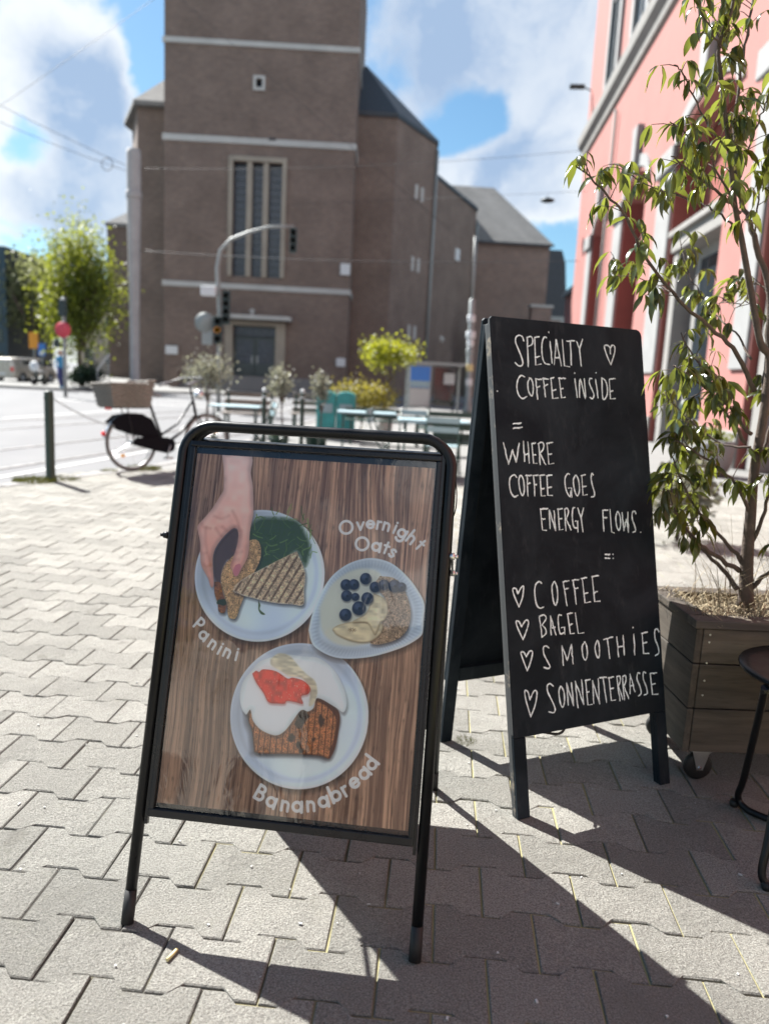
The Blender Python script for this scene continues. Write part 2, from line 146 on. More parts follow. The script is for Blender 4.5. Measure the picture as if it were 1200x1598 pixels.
def paver_mat(name, island):
    m, nt, b = newmat(name)
    geo = nt.a('ShaderNodeNewGeometry'); P = geo.outputs['Position']
    rnd = geo.outputs['Random Per Island'] if island else nt.a('ShaderNodeObjectInfo').outputs['Random']
    base = nt.mix(rnd, (.285, .278, .248), (.40, .388, .348))
    grain = nt.noise(P, 210, 5, .8).outputs[0]
    vor = nt.a('ShaderNodeTexVoronoi', i={'Vector': P, 'Scale': 150.})
    spk = nt.mr(vor.outputs[0], .0, .35, 1, 0)
    vr = nt.a('ShaderNodeSeparateColor', i={0: vor.outputs['Color']}).outputs[0]
    light = nt.math('MULTIPLY', spk, nt.mr(vr, .72, .9))
    dark = nt.math('MULTIPLY', spk, nt.mr(vr, .25, .1))
    c = nt.mix(nt.mr(grain, .36, .64), scl((1, 1, 1), .50), scl((1, 1, 1), 1.42)); c = nt.mix(1., base, c, 'MULTIPLY')
    c = nt.mix(nt.math('MULTIPLY', light, .55), c, (.55, .545, .52)); c = nt.mix(nt.math('MULTIPLY', dark, .6), c, (.10, .095, .09))
    st = nt.noise(P, 2.2, 5, .65).outputs[0]
    c = nt.mix(nt.mr(st, .48, .72, 0, .55), c, (.19, .185, .165))
    sp = nt.noise(P, 4.5, 3, .5).outputs[0]; c = nt.mix(nt.mr(sp, .68, .72, 0, .5), c, (.17, .162, .14))
    st2 = nt.noise(P, 11, 6, .7).outputs[0]
    c = nt.mix(nt.mr(st2, .56, .72, 0, .3), c, (.26, .255, .20))
    setp(nt, b, Base=c, Rough=.88, Spec=.3)
    h = nt.math('ADD', nt.math('MULTIPLY', grain, 1.1), nt.math('MULTIPLY', nt.noise(P, 110, 4, .7).outputs[0], .8))
    h = nt.math('ADD', h, nt.math('MULTIPLY', nt.noise(P, 20, 3, .6).outputs[0], 1.2))
    bump(nt, b, h, 1.0, .013)
    return m
def brick_mat(name, c1, c2, mortar, sx=1.0):
    m, nt, b = newmat(name)
    P = nt.a('ShaderNodeSeparateXYZ', i={0: nt.a('ShaderNodeNewGeometry').outputs['Position']})
    co = nt.a('ShaderNodeCombineXYZ', i={0: nt.math('ADD', P.outputs[0], nt.math('MULTIPLY', P.outputs[1], .7)), 1: P.outputs[2], 2: 0.}).outputs[0]
    br = nt.a('ShaderNodeTexBrick', i={'Vector': co, 'Color1': c1+(1,), 'Color2': c2+(1,), 'Mortar': mortar+(1,), 'Scale': 1., 'Mortar Size': .012, 'Brick Width': .26, 'Row Height': .083, 'Bias': -.1})
    n = nt.noise(co, .45, 6, .65).outputs[0]
    n2 = nt.noise(nt.vmath('MULTIPLY', co, (1.6, 7, 1)), 1.1, 5, .7).outputs[0]
    c = nt.mix(nt.mr(n, .3, .7), scl((1, 1, 1), .80), scl((1, 1, 1), 1.15)); c = nt.mix(1., br.outputs[0], c, 'MULTIPLY')
    c = nt.mix(1., c, nt.mix(nt.mr(n2, .3, .7), (.82, .82, .84), (1.15, 1.12, 1.1)), 'MULTIPLY')
    setp(nt, b, Base=c, Rough=.9, Spec=.2); bump(nt, b, br.outputs['Fac'], -.4, .02)
    return m
def wood_mat(name, col, axis=0, scale=14., rough=.75):
    m, nt, b = newmat(name)
    co = nt.a('ShaderNodeTexCoord').outputs['Object']
    oi = nt.a('ShaderNodeObjectInfo').outputs['Random']
    co = nt.vmath('ADD', co, nt.a('ShaderNodeCombineXYZ', i={0: nt.math('MULTIPLY', oi, 7.), 1: nt.math('MULTIPLY', oi, 3.), 2: nt.math('MULTIPLY', oi, 5.)}).outputs[0])
    sc = [scale]*3; sc[axis] = scale*.09
    st = nt.vmath('MULTIPLY', co, tuple(sc))
    n = nt.noise(st, 1.6, 6, .62, .35).outputs[0]; n2 = nt.noise(st, 7, 4, .6).outputs[0]; n3 = nt.noise(co, 3.5, 4, .6).outputs[0]
    c = nt.mix(nt.mr(n, .32, .68), scl(col, .52), scl(col, 1.3))
    c = nt.mix(nt.mr(n3, .4, .7, 0, .6), c, scl((col[0]*.8, col[1]*.95, col[2]*1.15), .8))
    c = nt.mix(nt.mr(n2, .55, .75, 0, .6), c, scl(col, .35))
    c = nt.mix(1., c, nt.mix(oi, (.82, .82, .82), (1.16, 1.14, 1.12)), 'MULTIPLY')
    setp(nt, b, Base=c, Rough=rough, Spec=.3)
    bump(nt, b, nt.math('ADD', n, n2), .5, .003)
    return m
def leaf_mat(name, col, trans, gloss=.35, tw=.5):
    m, nt, b = newmat(name)
    oi = nt.a('ShaderNodeObjectInfo').outputs['Random']; gi = nt.a('ShaderNodeNewGeometry').outputs['Random Per Island']
    r_ = nt.math('FRACT', nt.math('ADD', oi, gi))
    c = nt.mix(r_, scl(col, .65), scl(col, 1.35)); t = nt.mix(r_, scl(trans, .6), scl(trans, 1.25))
    setp(nt, b, Base=c, Rough=gloss, Spec=.5)
    tr = nt.a('ShaderNodeBsdfTranslucent', i={'Color': t})
    mx = nt.a('ShaderNodeMixShader', i={0: tw, 1: b.outputs[0], 2: tr.outputs[0]})
    nt.l.new(mx.outputs[0], nt.n['Material Output'].inputs[0])
    return m

M = {}
M['paver'] = paver_mat('concrete_paver', False); M['paver_i'] = paver_mat('concrete_paver_far', True)
M['black_metal'] = simple('black_powder_coat', (.005, .0055, .0065), .34, .0, .25, 20, .08, 400, spec=.3)
M['black_profile'] = simple('black_aluminium', (.006, .0065, .008), .3, .2, .25, 20)
M['rubber'] = simple('black_rubber', (.007, .007, .007), .65, 0, .2, 30)
M['chrome'] = simple('zinc_bolt', (.62, .62, .62), .28, 1., .1, 30)
M['steel'] = simple('galvanised_steel', (.42, .43, .44), .42, .9, .15, 12)
M['plank'] = wood_mat('weathered_plank', (.088, .074, .058), 0, 16)
M['plank_y'] = wood_mat('weathered_plank_side', (.085, .071, .056), 1, 16)
M['bench_wood'] = wood_mat('grey_bench_wood', (.25, .21, .175), 0, 10)
M['soil'] = simple('dry_soil', (.10, .075, .05), .95, 0, .4, 30, .8, 90)
M['straw'] = simple('dry_straw', (.36, .29, .18), .8, 0, .3, 40, island=True)
M['bark'] = simple('grey_bark', (.085, .062, .048), .85, 0, .35, 25, .7, 120)
M['leaf'] = leaf_mat('bay_leaf', (.034, .050, .018), (.22, .25, .035), .22, .42)
M['yleaf'] = leaf_mat('yellow_young_leaf', (.14, .16, .02), (.62, .58, .05), .35, .5)
M['pink'] = simple('pink_render', (.33, .150, .134), .85, 0, .07, 1.2, .25, 40, spec=.2, worldco=True)
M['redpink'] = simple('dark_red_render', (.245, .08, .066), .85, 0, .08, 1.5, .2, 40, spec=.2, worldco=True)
M['white_trim'] = simple('white_trim_paint', (.24, .24, .238), .75, 0, .08, 2, .2, 40, worldco=True)
M['grey_stone'] = simple('grey_stucco_cornice', (.22, .212, .20), .85, 0, .12, 2, .2, 30, worldco=True)
M['glass'] = simple('dark_window_glass', (.02, .028, .035), .06, 0, .2, 1, spec=.9)
M['brick'] = brick_mat('church_brick', (.212, .152, .123), (.165, .121, .102), (.185, .168, .15))
M['brick2'] = brick_mat('annex_brick', (.255, .170, .135), (.20, .142, .118), (.21, .19, .175))
M['lime'] = simple('limestone_band', (.44, .44, .42), .85, 0, .12, .8, worldco=True)
M['tan_stone'] = simple('tan_stone_frame', (.31, .275, .225), .85, 0, .12, .8, worldco=True)
M['slate'] = simple('dark_slate_roof', (.035, .042, .052), .6, 0, .25, 2, worldco=True)
M['greyroof'] = brick_mat('grey_tile_roof', (.26, .258, .245), (.21, .208, .20), (.14, .14, .14))
M['leadglass'] = simple('leaded_church_glass', (.022, .032, .055), .25, 0, .4, 6, spec=.5, worldco=True)
M['door_green'] = simple('dark_green_door', (.025, .04, .045), .35, 0, .25, 3, worldco=True)
M['asphalt'] = simple('pale_asphalt', (.125, .126, .130), .9, 0, .12, .9, .3, 60, worldco=True)
M['slab'] = simple('far_paving', (.165, .163, .156), .9, 0, .10, 1.5, .3, 60, worldco=True)
M['granite'] = simple('granite_kerb', (.20, .195, .19), .85, 0, .15, 20, .3, 80)
M['roadpaint'] = simple('worn_road_paint', (.34, .34, .33), .8, 0, .15, 5, worldco=True)
M['rail'] = simple('tram_rail_steel', (.16, .15, .145), .4, .6, .2, 10)
M['green_paint'] = simple('dark_green_paint', (.022, .055, .045), .4, 0, .2, 8)
M['green_bollard'] = simple('bollard_green', (.018, .038, .026), .45, 0, .25, 9)
M['blue_top'] = simple('pale_blue_tabletop', (.26, .36, .39), .5, 0, .08, 3)
M['teal'] = simple('teal_paint', (.035, .27, .27), .5, 0, .2, 5)
M['olive_leaf'] = leaf_mat('olive_leaf', (.21, .21, .17), (.26, .26, .17), .5, .35)
M['tree_leaf'] = leaf_mat('tree_leaf', (.07, .10, .014), (.30, .33, .025), .5, .45)
M['tree_leaf2'] = leaf_mat('pale_tree_leaf', (.12, .135, .07), (.28, .30, .12), .6, .45)
M['bush_leaf'] = leaf_mat('yellow_bush_leaf', (.13, .115, .02), (.36, .31, .04), .5, .45)
M['hedge'] = leaf_mat('dark_hedge_leaf', (.015, .035, .02), (.05, .10, .03), .5, .3)
M['plant_bright'] = leaf_mat('bright_yellow_green_leaf', (.13, .17, .015), (.45, .46, .03), .4, .5)
M['concrete'] = simple('concrete_mast', (.35, .335, .325), .85, 0, .12, 2)
M['pole_grey'] = simple('grey_pole_paint', (.27, .29, .285), .5, .2, .1, 3)
M['signal_dark'] = simple('signal_housing', (.02, .035, .035), .5, 0, .2, 6)
M['sign_white'] = simple('sign_white', (.60, .62, .63), .5, 0, .04, 4)
M['sign_red'] = simple('sign_red', (.55, .06, .09), .5, 0, .06, 4)
M['sign_orange'] = simple('sign_orange', (.62, .26, .02), .5, 0, .06, 4)
M['sign_blue'] = simple('sign_blue', (.04, .17, .50), .45, 0, .06, 4)
M['wicker'] = simple('grey_brown_wicker', (.20, .18, .155), .8, 0, .3, 60, .8, 140)
M['skirt'] = simple('black_skirt_guard', (.006, .006, .009), .7, 0, .2, 8, spec=.1)
M['bike_frame'] = simple('dark_bicycle_frame', (.015, .015, .018), .35, .3, .2, 8)
M['tyre'] = simple('grey_tyre', (.10, .095, .09), .8, 0, .2, 30)
M['saddle'] = simple('grey_saddle', (.16, .16, .17), .5, 0, .15, 12)
M['amber'] = simple('amber_reflector', (.85, .38, .02), .3, 0, .1, 10)
M['lamp_red'] = simple('red_reflector', (.65, .02, .02), .3, 0, .1, 10)
M['car_paint'] = simple('beige_car_paint', (.42, .39, .34), .3, .4, .04, 2, coat=.6)
M['skin'] = simple('skin', (.45, .26, .18), .6, 0, .05, 8)
M['shirt'] = simple('blue_shirt', (.06, .26, .45), .8, 0, .1, 10)
M['trousers'] = simple('dark_blue_trousers', (.05, .06, .16), .8, 0, .1, 10)
M['hair'] = simple('brown_hair', (.10, .045, .025), .8, 0, .1, 10)
M['dark_building'] = simple('dark_blue_cladding', (.022, .05, .07), .4, 0, .2, 1, worldco=True)
M['beige'] = simple('beige_plaster', (.46, .43, .38), .85, 0, .08, 1, worldco=True)
M['cig'] = simple('cigarette_paper', (.62, .52, .26), .8, 0, .1, 60)
M['chalk'] = simple('white_chalk_marker', (.82, .91, .92), .8, 0, .15, 55)
_nt = NT(M['chalk'].node_tree); _b = M['chalk'].node_tree.nodes['Principled BSDF']; _co = _nt.a('ShaderNodeTexCoord').outputs['Object']
_al = _nt.math('MAXIMUM', _nt.mr(_nt.noise(_co, 420, 3, .7).outputs[0], .38, .52, .55, 1.), _nt.mr(_nt.noise(_co, 30, 2, .5).outputs[0], .5, .6, 0, 1.)); _nt.l.new(_al, _b.inputs['Alpha'])
M['wire'] = simple('overhead_wire', (.06, .06, .065), .6, .5, .1, 3)
M['moss'] = simple('joint_moss', (.16, .17, .03), .95, 0, .35, 60, .6, 200)
# ------------------------------------------------------------------ geometry helpers
class MB:
    def __init__(s): s.v = []; s.f = []; s.sm = []
    def add(s, vs, fs, smooth=False):
        o = len(s.v); s.v += [tuple(v) for v in vs]; s.f += [tuple(i+o for i in f) for f in fs]; s.sm += [smooth]*len(fs); return s
    def box(s, c, d, rz=0., rx=0.):
        q = Matrix.Rotation(rz, 3, 'Z') @ Matrix.Rotation(rx, 3, 'X')
        h = [x/2 for x in d]; vs = []
        for z in (-1, 1):
            for x, y in ((-1, -1), (1, -1), (1, 1), (-1, 1)):
                vs.append(Vector(c) + q @ Vector((x*h[0], y*h[1], z*h[2])))
        return s.add(vs, [(3, 2, 1, 0), (4, 5, 6, 7), (0, 1, 5, 4), (1, 2, 6, 5), (2, 3, 7, 6), (3, 0, 4, 7)])
    def beam(s, a, b, w, t, up=(0, 0, 1)):
        """box from a to b, w across, t along up"""
        a, b = Vector(a), Vector(b); d = (b-a).normalized(); u = Vector(up); x = d.cross(u)
        if x.length < 1e-4: x = d.cross(Vector((1, 0, 0)))
        x.normalize(); u = x.cross(d).normalized(); vs = []
        for p in (a, b):
            for i, j in ((-1, -1), (1, -1), (1, 1), (-1, 1)): vs.append(p + x*i*w/2 + u*j*t/2)
        return s.add(vs, [(3, 2, 1, 0), (4, 5, 6, 7), (0, 1, 5, 4), (1, 2, 6, 5), (2, 3, 7, 6), (3, 0, 4, 7)])
    def tube(s, pts, r, seg=10, closed=False, caps=True):
        pts = [Vector(p) for p in pts]; n = len(pts); rr = r if isinstance(r, (list, tuple)) else [r]*n
        if closed: T = [(pts[(i+1) % n]-pts[i-1]).normalized() for i in range(n)]
        else: T = [(pts[min(i+1, n-1)]-pts[max(i-1, 0)]).normalized() for i in range(n)]
        ref = Vector((0, 0, 1)) if abs(T[0].z) < .9 else Vector((1, 0, 0))
        x = T[0].cross(ref).normalized(); vs = []
        for i in range(n):
            x = (x - T[i]*x.dot(T[i])).normalized(); y = T[i].cross(x)
            for k in range(seg):
                a = 2*math.pi*k/seg; vs.append(pts[i] + (x*math.cos(a)+y*math.sin(a))*rr[i])
        fs = []
        for i in range(n if closed else n-1):
            j = (i+1) % n
            for k in range(seg): l = (k+1) % seg; fs.append((i*seg+k, i*seg+l, j*seg+l, j*seg+k))
        s.add(vs, fs, True)
        if caps and not closed:
            o = len(s.v)-n*seg; s.f.append(tuple(o+k for k in range(seg))[::-1]); s.sm.append(False)
            s.f.append(tuple(o+(n-1)*seg+k for k in range(seg))); s.sm.append(False)
        return s
    def lathe(s, prof, c=(0, 0, 0), seg=24, axis='Z', smooth=True):
        vs = []
        for r, z in prof:
            for k in range(seg):
                a = 2*math.pi*k/seg; p = (r*math.cos(a), r*math.sin(a), z)
                if axis == 'X': p = (p[2], p[0], p[1])
                if axis == 'Y': p = (p[0], p[2], p[1])
                vs.append(Vector(p)+Vector(c))
        fs = [(i*seg+k, i*seg+(k+1) % seg, (i+1)*seg+(k+1) % seg, (i+1)*seg+k) for i in range(len(prof)-1) for k in range(seg)]
        fs.append(tuple(range(seg))[::-1]); fs.append(tuple((len(prof)-1)*seg+k for k in range(seg)))
        o = len(s.v); s.v += [tuple(v) for v in vs]; s.f += [tuple(i+o for i in f) for f in fs]; s.sm += [smooth]*(len(fs)-2)+[False]*2
        return s
    def prism(s, poly, a, b, fn=None):
        """poly of 2D points extruded from a to b; fn maps (u,v,w) to xyz"""
        fn = fn or (lambda u, v, w: (u, v, w)); n = len(poly)
        vs = [fn(u, v, a) for u, v in poly] + [fn(u, v, b) for u, v in poly]
        return s.add(vs, [tuple(range(n))[::-1], tuple(range(n, 2*n))] + [(i, (i+1) % n, n+(i+1) % n, n+i) for i in range(n)])
    def mesh(s, name, mat):
        me = bpy.data.meshes.new(name); me.from_pydata(s.v, [], s.f); me.update()
        me.polygons.foreach_set('use_smooth', s.sm)
        if mat is not None: me.materials.append(M[mat] if isinstance(mat, str) else mat)
        return me
    def build(s, name, mat, parent=None, bevel=0, fix=False, seg=2):
        o = bpy.data.objects.new(name, s.mesh(name, mat)); COL.objects.link(o)
        if parent is not None: o.parent = parent
        if fix:
            bm = bmesh.new(); bm.from_mesh(o.data); bmesh.ops.recalc_face_normals(bm, faces=bm.faces); bm.to_mesh(o.data); bm.free()
        if bevel:
            md = o.modifiers.new('bevel', 'BEVEL'); md.width = bevel; md.segments = seg; md.limit_method = 'ANGLE'; md.angle_limit = R(40)
        return o
def tag(o, label=None, cat=None, group=None, kind=None):
    for k, v in (('label', label), ('category', cat), ('group', group), ('kind', kind)):
        if v: o[k] = v
    return o
def thing(name, label, cat, loc=(0, 0, 0), rz=0., group=None):
    o = bpy.data.objects.new(name, None); COL.objects.link(o); o.empty_display_size = .1
    o.location = loc; o.rotation_euler = (0, 0, rz)
    return tag(o, label, cat, group)
def copy_tree(o, parent=None):
    c = o.copy(); COL.objects.link(c); c.parent = parent
    for ch in [x for x in S.objects if x.parent == o]: copy_tree(ch, c)
    return c
def dup(o, loc, rz, label, sc=1.):
    kids = {}
    for x in bpy.data.objects: kids.setdefault(x.parent, []).append(x)
    def rec(a, par):
        c = a.copy(); COL.objects.link(c); c.parent = par
        for ch in kids.get(a, []): rec(ch, c)
        return c
    c = rec(o, None); c.location = loc; c.rotation_euler = (0, 0, rz); c.scale = (sc,)*3; c['label'] = label
    return c
def catmull(p, n=6):
    if len(p) < 3: return [tuple(q) for q in p]
    P = [np.array(q, float) for q in p]; P = [2*P[0]-P[1]] + P + [2*P[-1]-P[-2]]; out = []
    for i in range(1, len(P)-2):
        for k in range(n):
            t = k/n
            out.append(.5*((2*P[i])+(-P[i-1]+P[i+1])*t+(2*P[i-1]-5*P[i]+4*P[i+1]-P[i+2])*t*t+(-P[i-1]+3*P[i]-3*P[i+1]+P[i+2])*t**3))
    out.append(P[-2]); return out

# ------------------------------------------------------------------ ground, pavement, road
tag(MB().box((0, 300, -.32), (1600, 1400, .02)).build('ground', 'asphalt'), kind='structure')
ROAD = [(-60, -6), (-10, -6), (-6.2, 3.2), (-4.45, 6.75), (-3.9, 7.7), (-3.67, 8.29), (-3.24, 9.24), (-2.92, 10.31), (-2.73, 11.96), (-2.6, 14), (-2.3, 20), (-1.5, 27), (.2, 33), (3, 37.5), (9, 39.5), (60, 41)]
KERB = ROAD[1:]
PAVE = [(x, y) for x, y in KERB] + [(60, -6)]
def inside(x, y, poly):
    c = False; n = len(poly)
    for i in range(n):
        x0, y0 = poly[i]; x1, y1 = poly[(i+1) % n]
        if (y0 > y) != (y1 > y) and x < (x1-x0)*(y-y0)/(y1-y0)+x0: c = not c
    return c
RZ = -.12     # road level below the pavement
tag(MB().add([(-200, -60, RZ), (200, -60, RZ), (200, 300, RZ), (-200, 300, RZ)], [(0, 1, 2, 3)]).build('road', 'asphalt'), kind='structure')
pv = MB().prism(PAVE, -.13, -.016).build('pavement', 'slab', fix=True); tag(pv, kind='structure')
# joint bed under the pavers
m, nt, b = newmat('joint_sand')
Pn = nt.a('ShaderNodeNewGeometry').outputs['Position']; sx = nt.a('ShaderNodeSeparateXYZ', i={0: Pn}).outputs[0]
nn = nt.noise(Pn, 3.0, 4, .6).outputs[0]; gg = nt.noise(Pn, 300, 2, .6).outputs[0]
yel = nt.mr(nt.math('ADD', nt.math('MULTIPLY', sx, .35), nn), .30, .62)
c = nt.mix(yel, (.07, .066, .058), (.30, .275, .15)); c = nt.mix(nt.mr(gg, .35, .65), scl((1, 1, 1), .7), c); 
setp(nt, b, Base=nt.mix(yel, (.07, .066, .058), (.30, .275, .15)), Rough=.95, Spec=.1); bump(nt, b, gg, .6, .003); M['joint'] = m
BED_END = 9.6
bed = [(x, y) for x, y in [(-6.2, 3.2), (-4.45, 6.75), (-3.9, 7.7), (-3.67, 8.29), (-3.24, 9.24), (-3.1, BED_END), (8, BED_END), (8, -.5), (-7.9, -.5)]]
# one block of the pavers: waisted at the middle, ends widened
ANG = R(-4); LX, LY = .238, .1665
eu = Vector((math.cos(ANG), math.sin(ANG))); ev = Vector((-math.sin(ANG), math.cos(ANG))); O0 = Vector((-.441, 1.494)) + eu*LX/2
def paver_mesh(k):
    g = .0026; hx = LX/2-g; a = .0975-g; w = .069-g; f = .046; s_ = .028
    out = [(-hx, a), (-hx+f, a), (-hx+f+s_, w), (hx-f-s_, w), (hx-f, a), (hx, a)]
    out = out + [(x, -y) for x, y in out[::-1]]
    rr = random.Random(k); vs = []; n = len(out)
    for d, z in ((.0, -.016), (.0, -.0028), (.0036, .0)):
        for x, y in out:
            L = math.hypot(x, y); vs.append((x-(x/L)*d+rr.uniform(-.0006, .0006), y-(y/L)*d+rr.uniform(-.0006, .0006), z))
    fs = [(i+j*n, (i+j*n-1) if i else (n-1+j*n), ((i-1) if i else n-1)+(j+1)*n, i+(j+1)*n) for j in range(2) for i in range(n)]
    fs = [tuple(q[::-1]) for q in fs]; fs.append(tuple(range(2*n, 3*n))[::-1])
    return vs, fs
PM = []
for k in range(6):
    vs, fs = paver_mesh(k); me = MB().add(vs, fs).mesh('paver', 'paver')
    bm = bmesh.new(); bm.from_mesh(me); bmesh.ops.recalc_face_normals(bm, faces=bm.faces)
    bm.to_mesh(me); bm.free(); PM.append(me)
if PM[0].polygons[-1].normal.z < 0:
    for me in PM: me.flip_normals()
cells = []
PBND = [(-6.2, 3.2), (-4.5, 6.6), (-4.05, 7.6), (-3.85, 8.29), (-3.4, 9.24), (-3.3, BED_END), (7.5, BED_END), (7.5, -.2), (-7.9, -.2)]
for j in range(-12, 62):
    for i in range(-30, 34):
        p = O0 + eu*(i*LX + (j % 2)*LX/2) + ev*(j*LY)
        if p.y < .55 or not inside(p.x, p.y, PBND): continue
        dx, dy = p.x, p.y
        # in view?
        d = Vector((p.x, p.y, -CAMH)); z = d.dot(_f); 
        if z < .3: continue
        u_ = abs(d.dot(_r2)/z*FPX)/600; v_ = abs(d.dot(_u2)/z*FPX)/799
        if u_ > 1.35: continue
        if v_ > 1.25 and p.y < 1.2: continue
        cells.append((z if u_ < 1.05 and v_ < 1.08 else z+50, p.x, p.y))
cells.sort()
far = MB(); fm = [paver_mesh(k) for k in range(6)]
bedo = MB().add([(x, y, -.0058) for x, y in bed], [tuple(range(len(bed)))]).build('joint_bed', 'joint', pv, fix=True)
if bedo.data.polygons[0].normal.z < 0: bedo.data.flip_normals()
for q, (z, x, y) in enumerate(cells):
    k = q % 6; dz = random.uniform(-.0022, .0015); rz = ANG + random.gauss(0, .006) + (math.pi if random.random() < .5 else 0)
    tx, ty = random.gauss(0, .006), random.gauss(0, .006)
    if q < 300:
        o = bpy.data.objects.new('paver', PM[k]); COL.objects.link(o); o.parent = pv
        o.location = (x, y, dz); o.rotation_euler = (tx, ty, rz)
    else:
        mm = Matrix.Translation((x, y, dz)) @ Matrix.Rotation(rz, 4, 'Z') @ Matrix.Rotation(tx, 4, 'X')
        far.add([mm @ Vector(v) for v in fm[k][0]], fm[k][1])
fo = far.build('distant_pavers', 'paver_i', pv); fo['kind'] = 'stuff'
bm = bmesh.new(); bm.from_mesh(fo.data); bmesh.ops.recalc_face_normals(bm, faces=bm.faces); bm.to_mesh(fo.data); bm.free()
# slabs beyond the pavers
lvl = MB().add([(-3.3, BED_END, -.002), (8, BED_END, -.002), (9.3, 39.3, -.002), (3, 37.2, -.002), (.3, 32.8, -.002), (-1.35, 27, -.002), (-2.15, 20, -.002), (-2.45, 14, -.002), (-2.58, 12, -.002), (-2.75, 10.4, -.002)], [tuple(range(10))]).build('terrace_paving', 'slab', pv)
# kerb stones
for (x0, y0), (x1, y1) in zip(KERB[:-1], KERB[1:]):
    L = math.hypot(x1-x0, y1-y0)
    if y0 > 34 or y0 < 2: continue
    n = max(1, round(L/1.0)); ang = math.atan2(y1-y0, x1-x0)
    for i in range(n):
        t = (i+.5)/n; o = MB().box((0, 0, 0), (L/n-.012, .15, .14)).build('kerb_stone', 'granite', pv, bevel=.012)
        o.location = (x0+(x1-x0)*t+.03*math.sin(ang), y0+(y1-y0)*t-.03*math.cos(ang), -.062); o.rotation_euler = (0, 0, ang)
# far side pavement and church square
tag(MB().prism([(-80, 34), (-15.5, 36.9), (-10, 41.5), (0, 44.5), (60, 47), (60, 120), (-80, 120)], -.13, 0.).build('church_square', 'slab', fix=True), kind='structure')
# tram rails and paint lines in the road
tr = bpy.data.objects.new('tramway', None); COL.objects.link(tr); tag(tr, kind='structure')
for off in (-2.3, -3.75, -6.3, -7.75):
    pts = [(off-3.3, 2), (off-2.9, 8), (off-1.4, 15), (off+1.0, 24), (off+3, 31), (off+5, 60)]
    cp = catmull(pts, 8); mb = MB()
    for (xa, ya), (xb, yb) in zip(cp[:-1], cp[1:]): mb.beam((xa, ya, RZ+.004), (xb, yb, RZ+.004), .11, .012)
    mb.build('rail', 'rail', tr)
mk = bpy.data.objects.new('road_marking', None); COL.objects.link(mk); tag(mk, kind='structure')
for (a_, b_, w_) in (((-5.6, 3.5), (-4.45, 9.6), .12), ((-4.45, 9.6), (-3.6, 14.6), .12), ((-11, 31), (-3, 31.6), .4), ((-12, 28), (-3.4, 28.6), .4), ((-9, 18), (-8.2, 24), .15), ((-10.2, 12), (-9.4, 17), .15)):
    MB().beam(a_+(RZ+.004,), b_+(RZ+.004,), w_, .004).build('paint_line', 'roadpaint', mk)

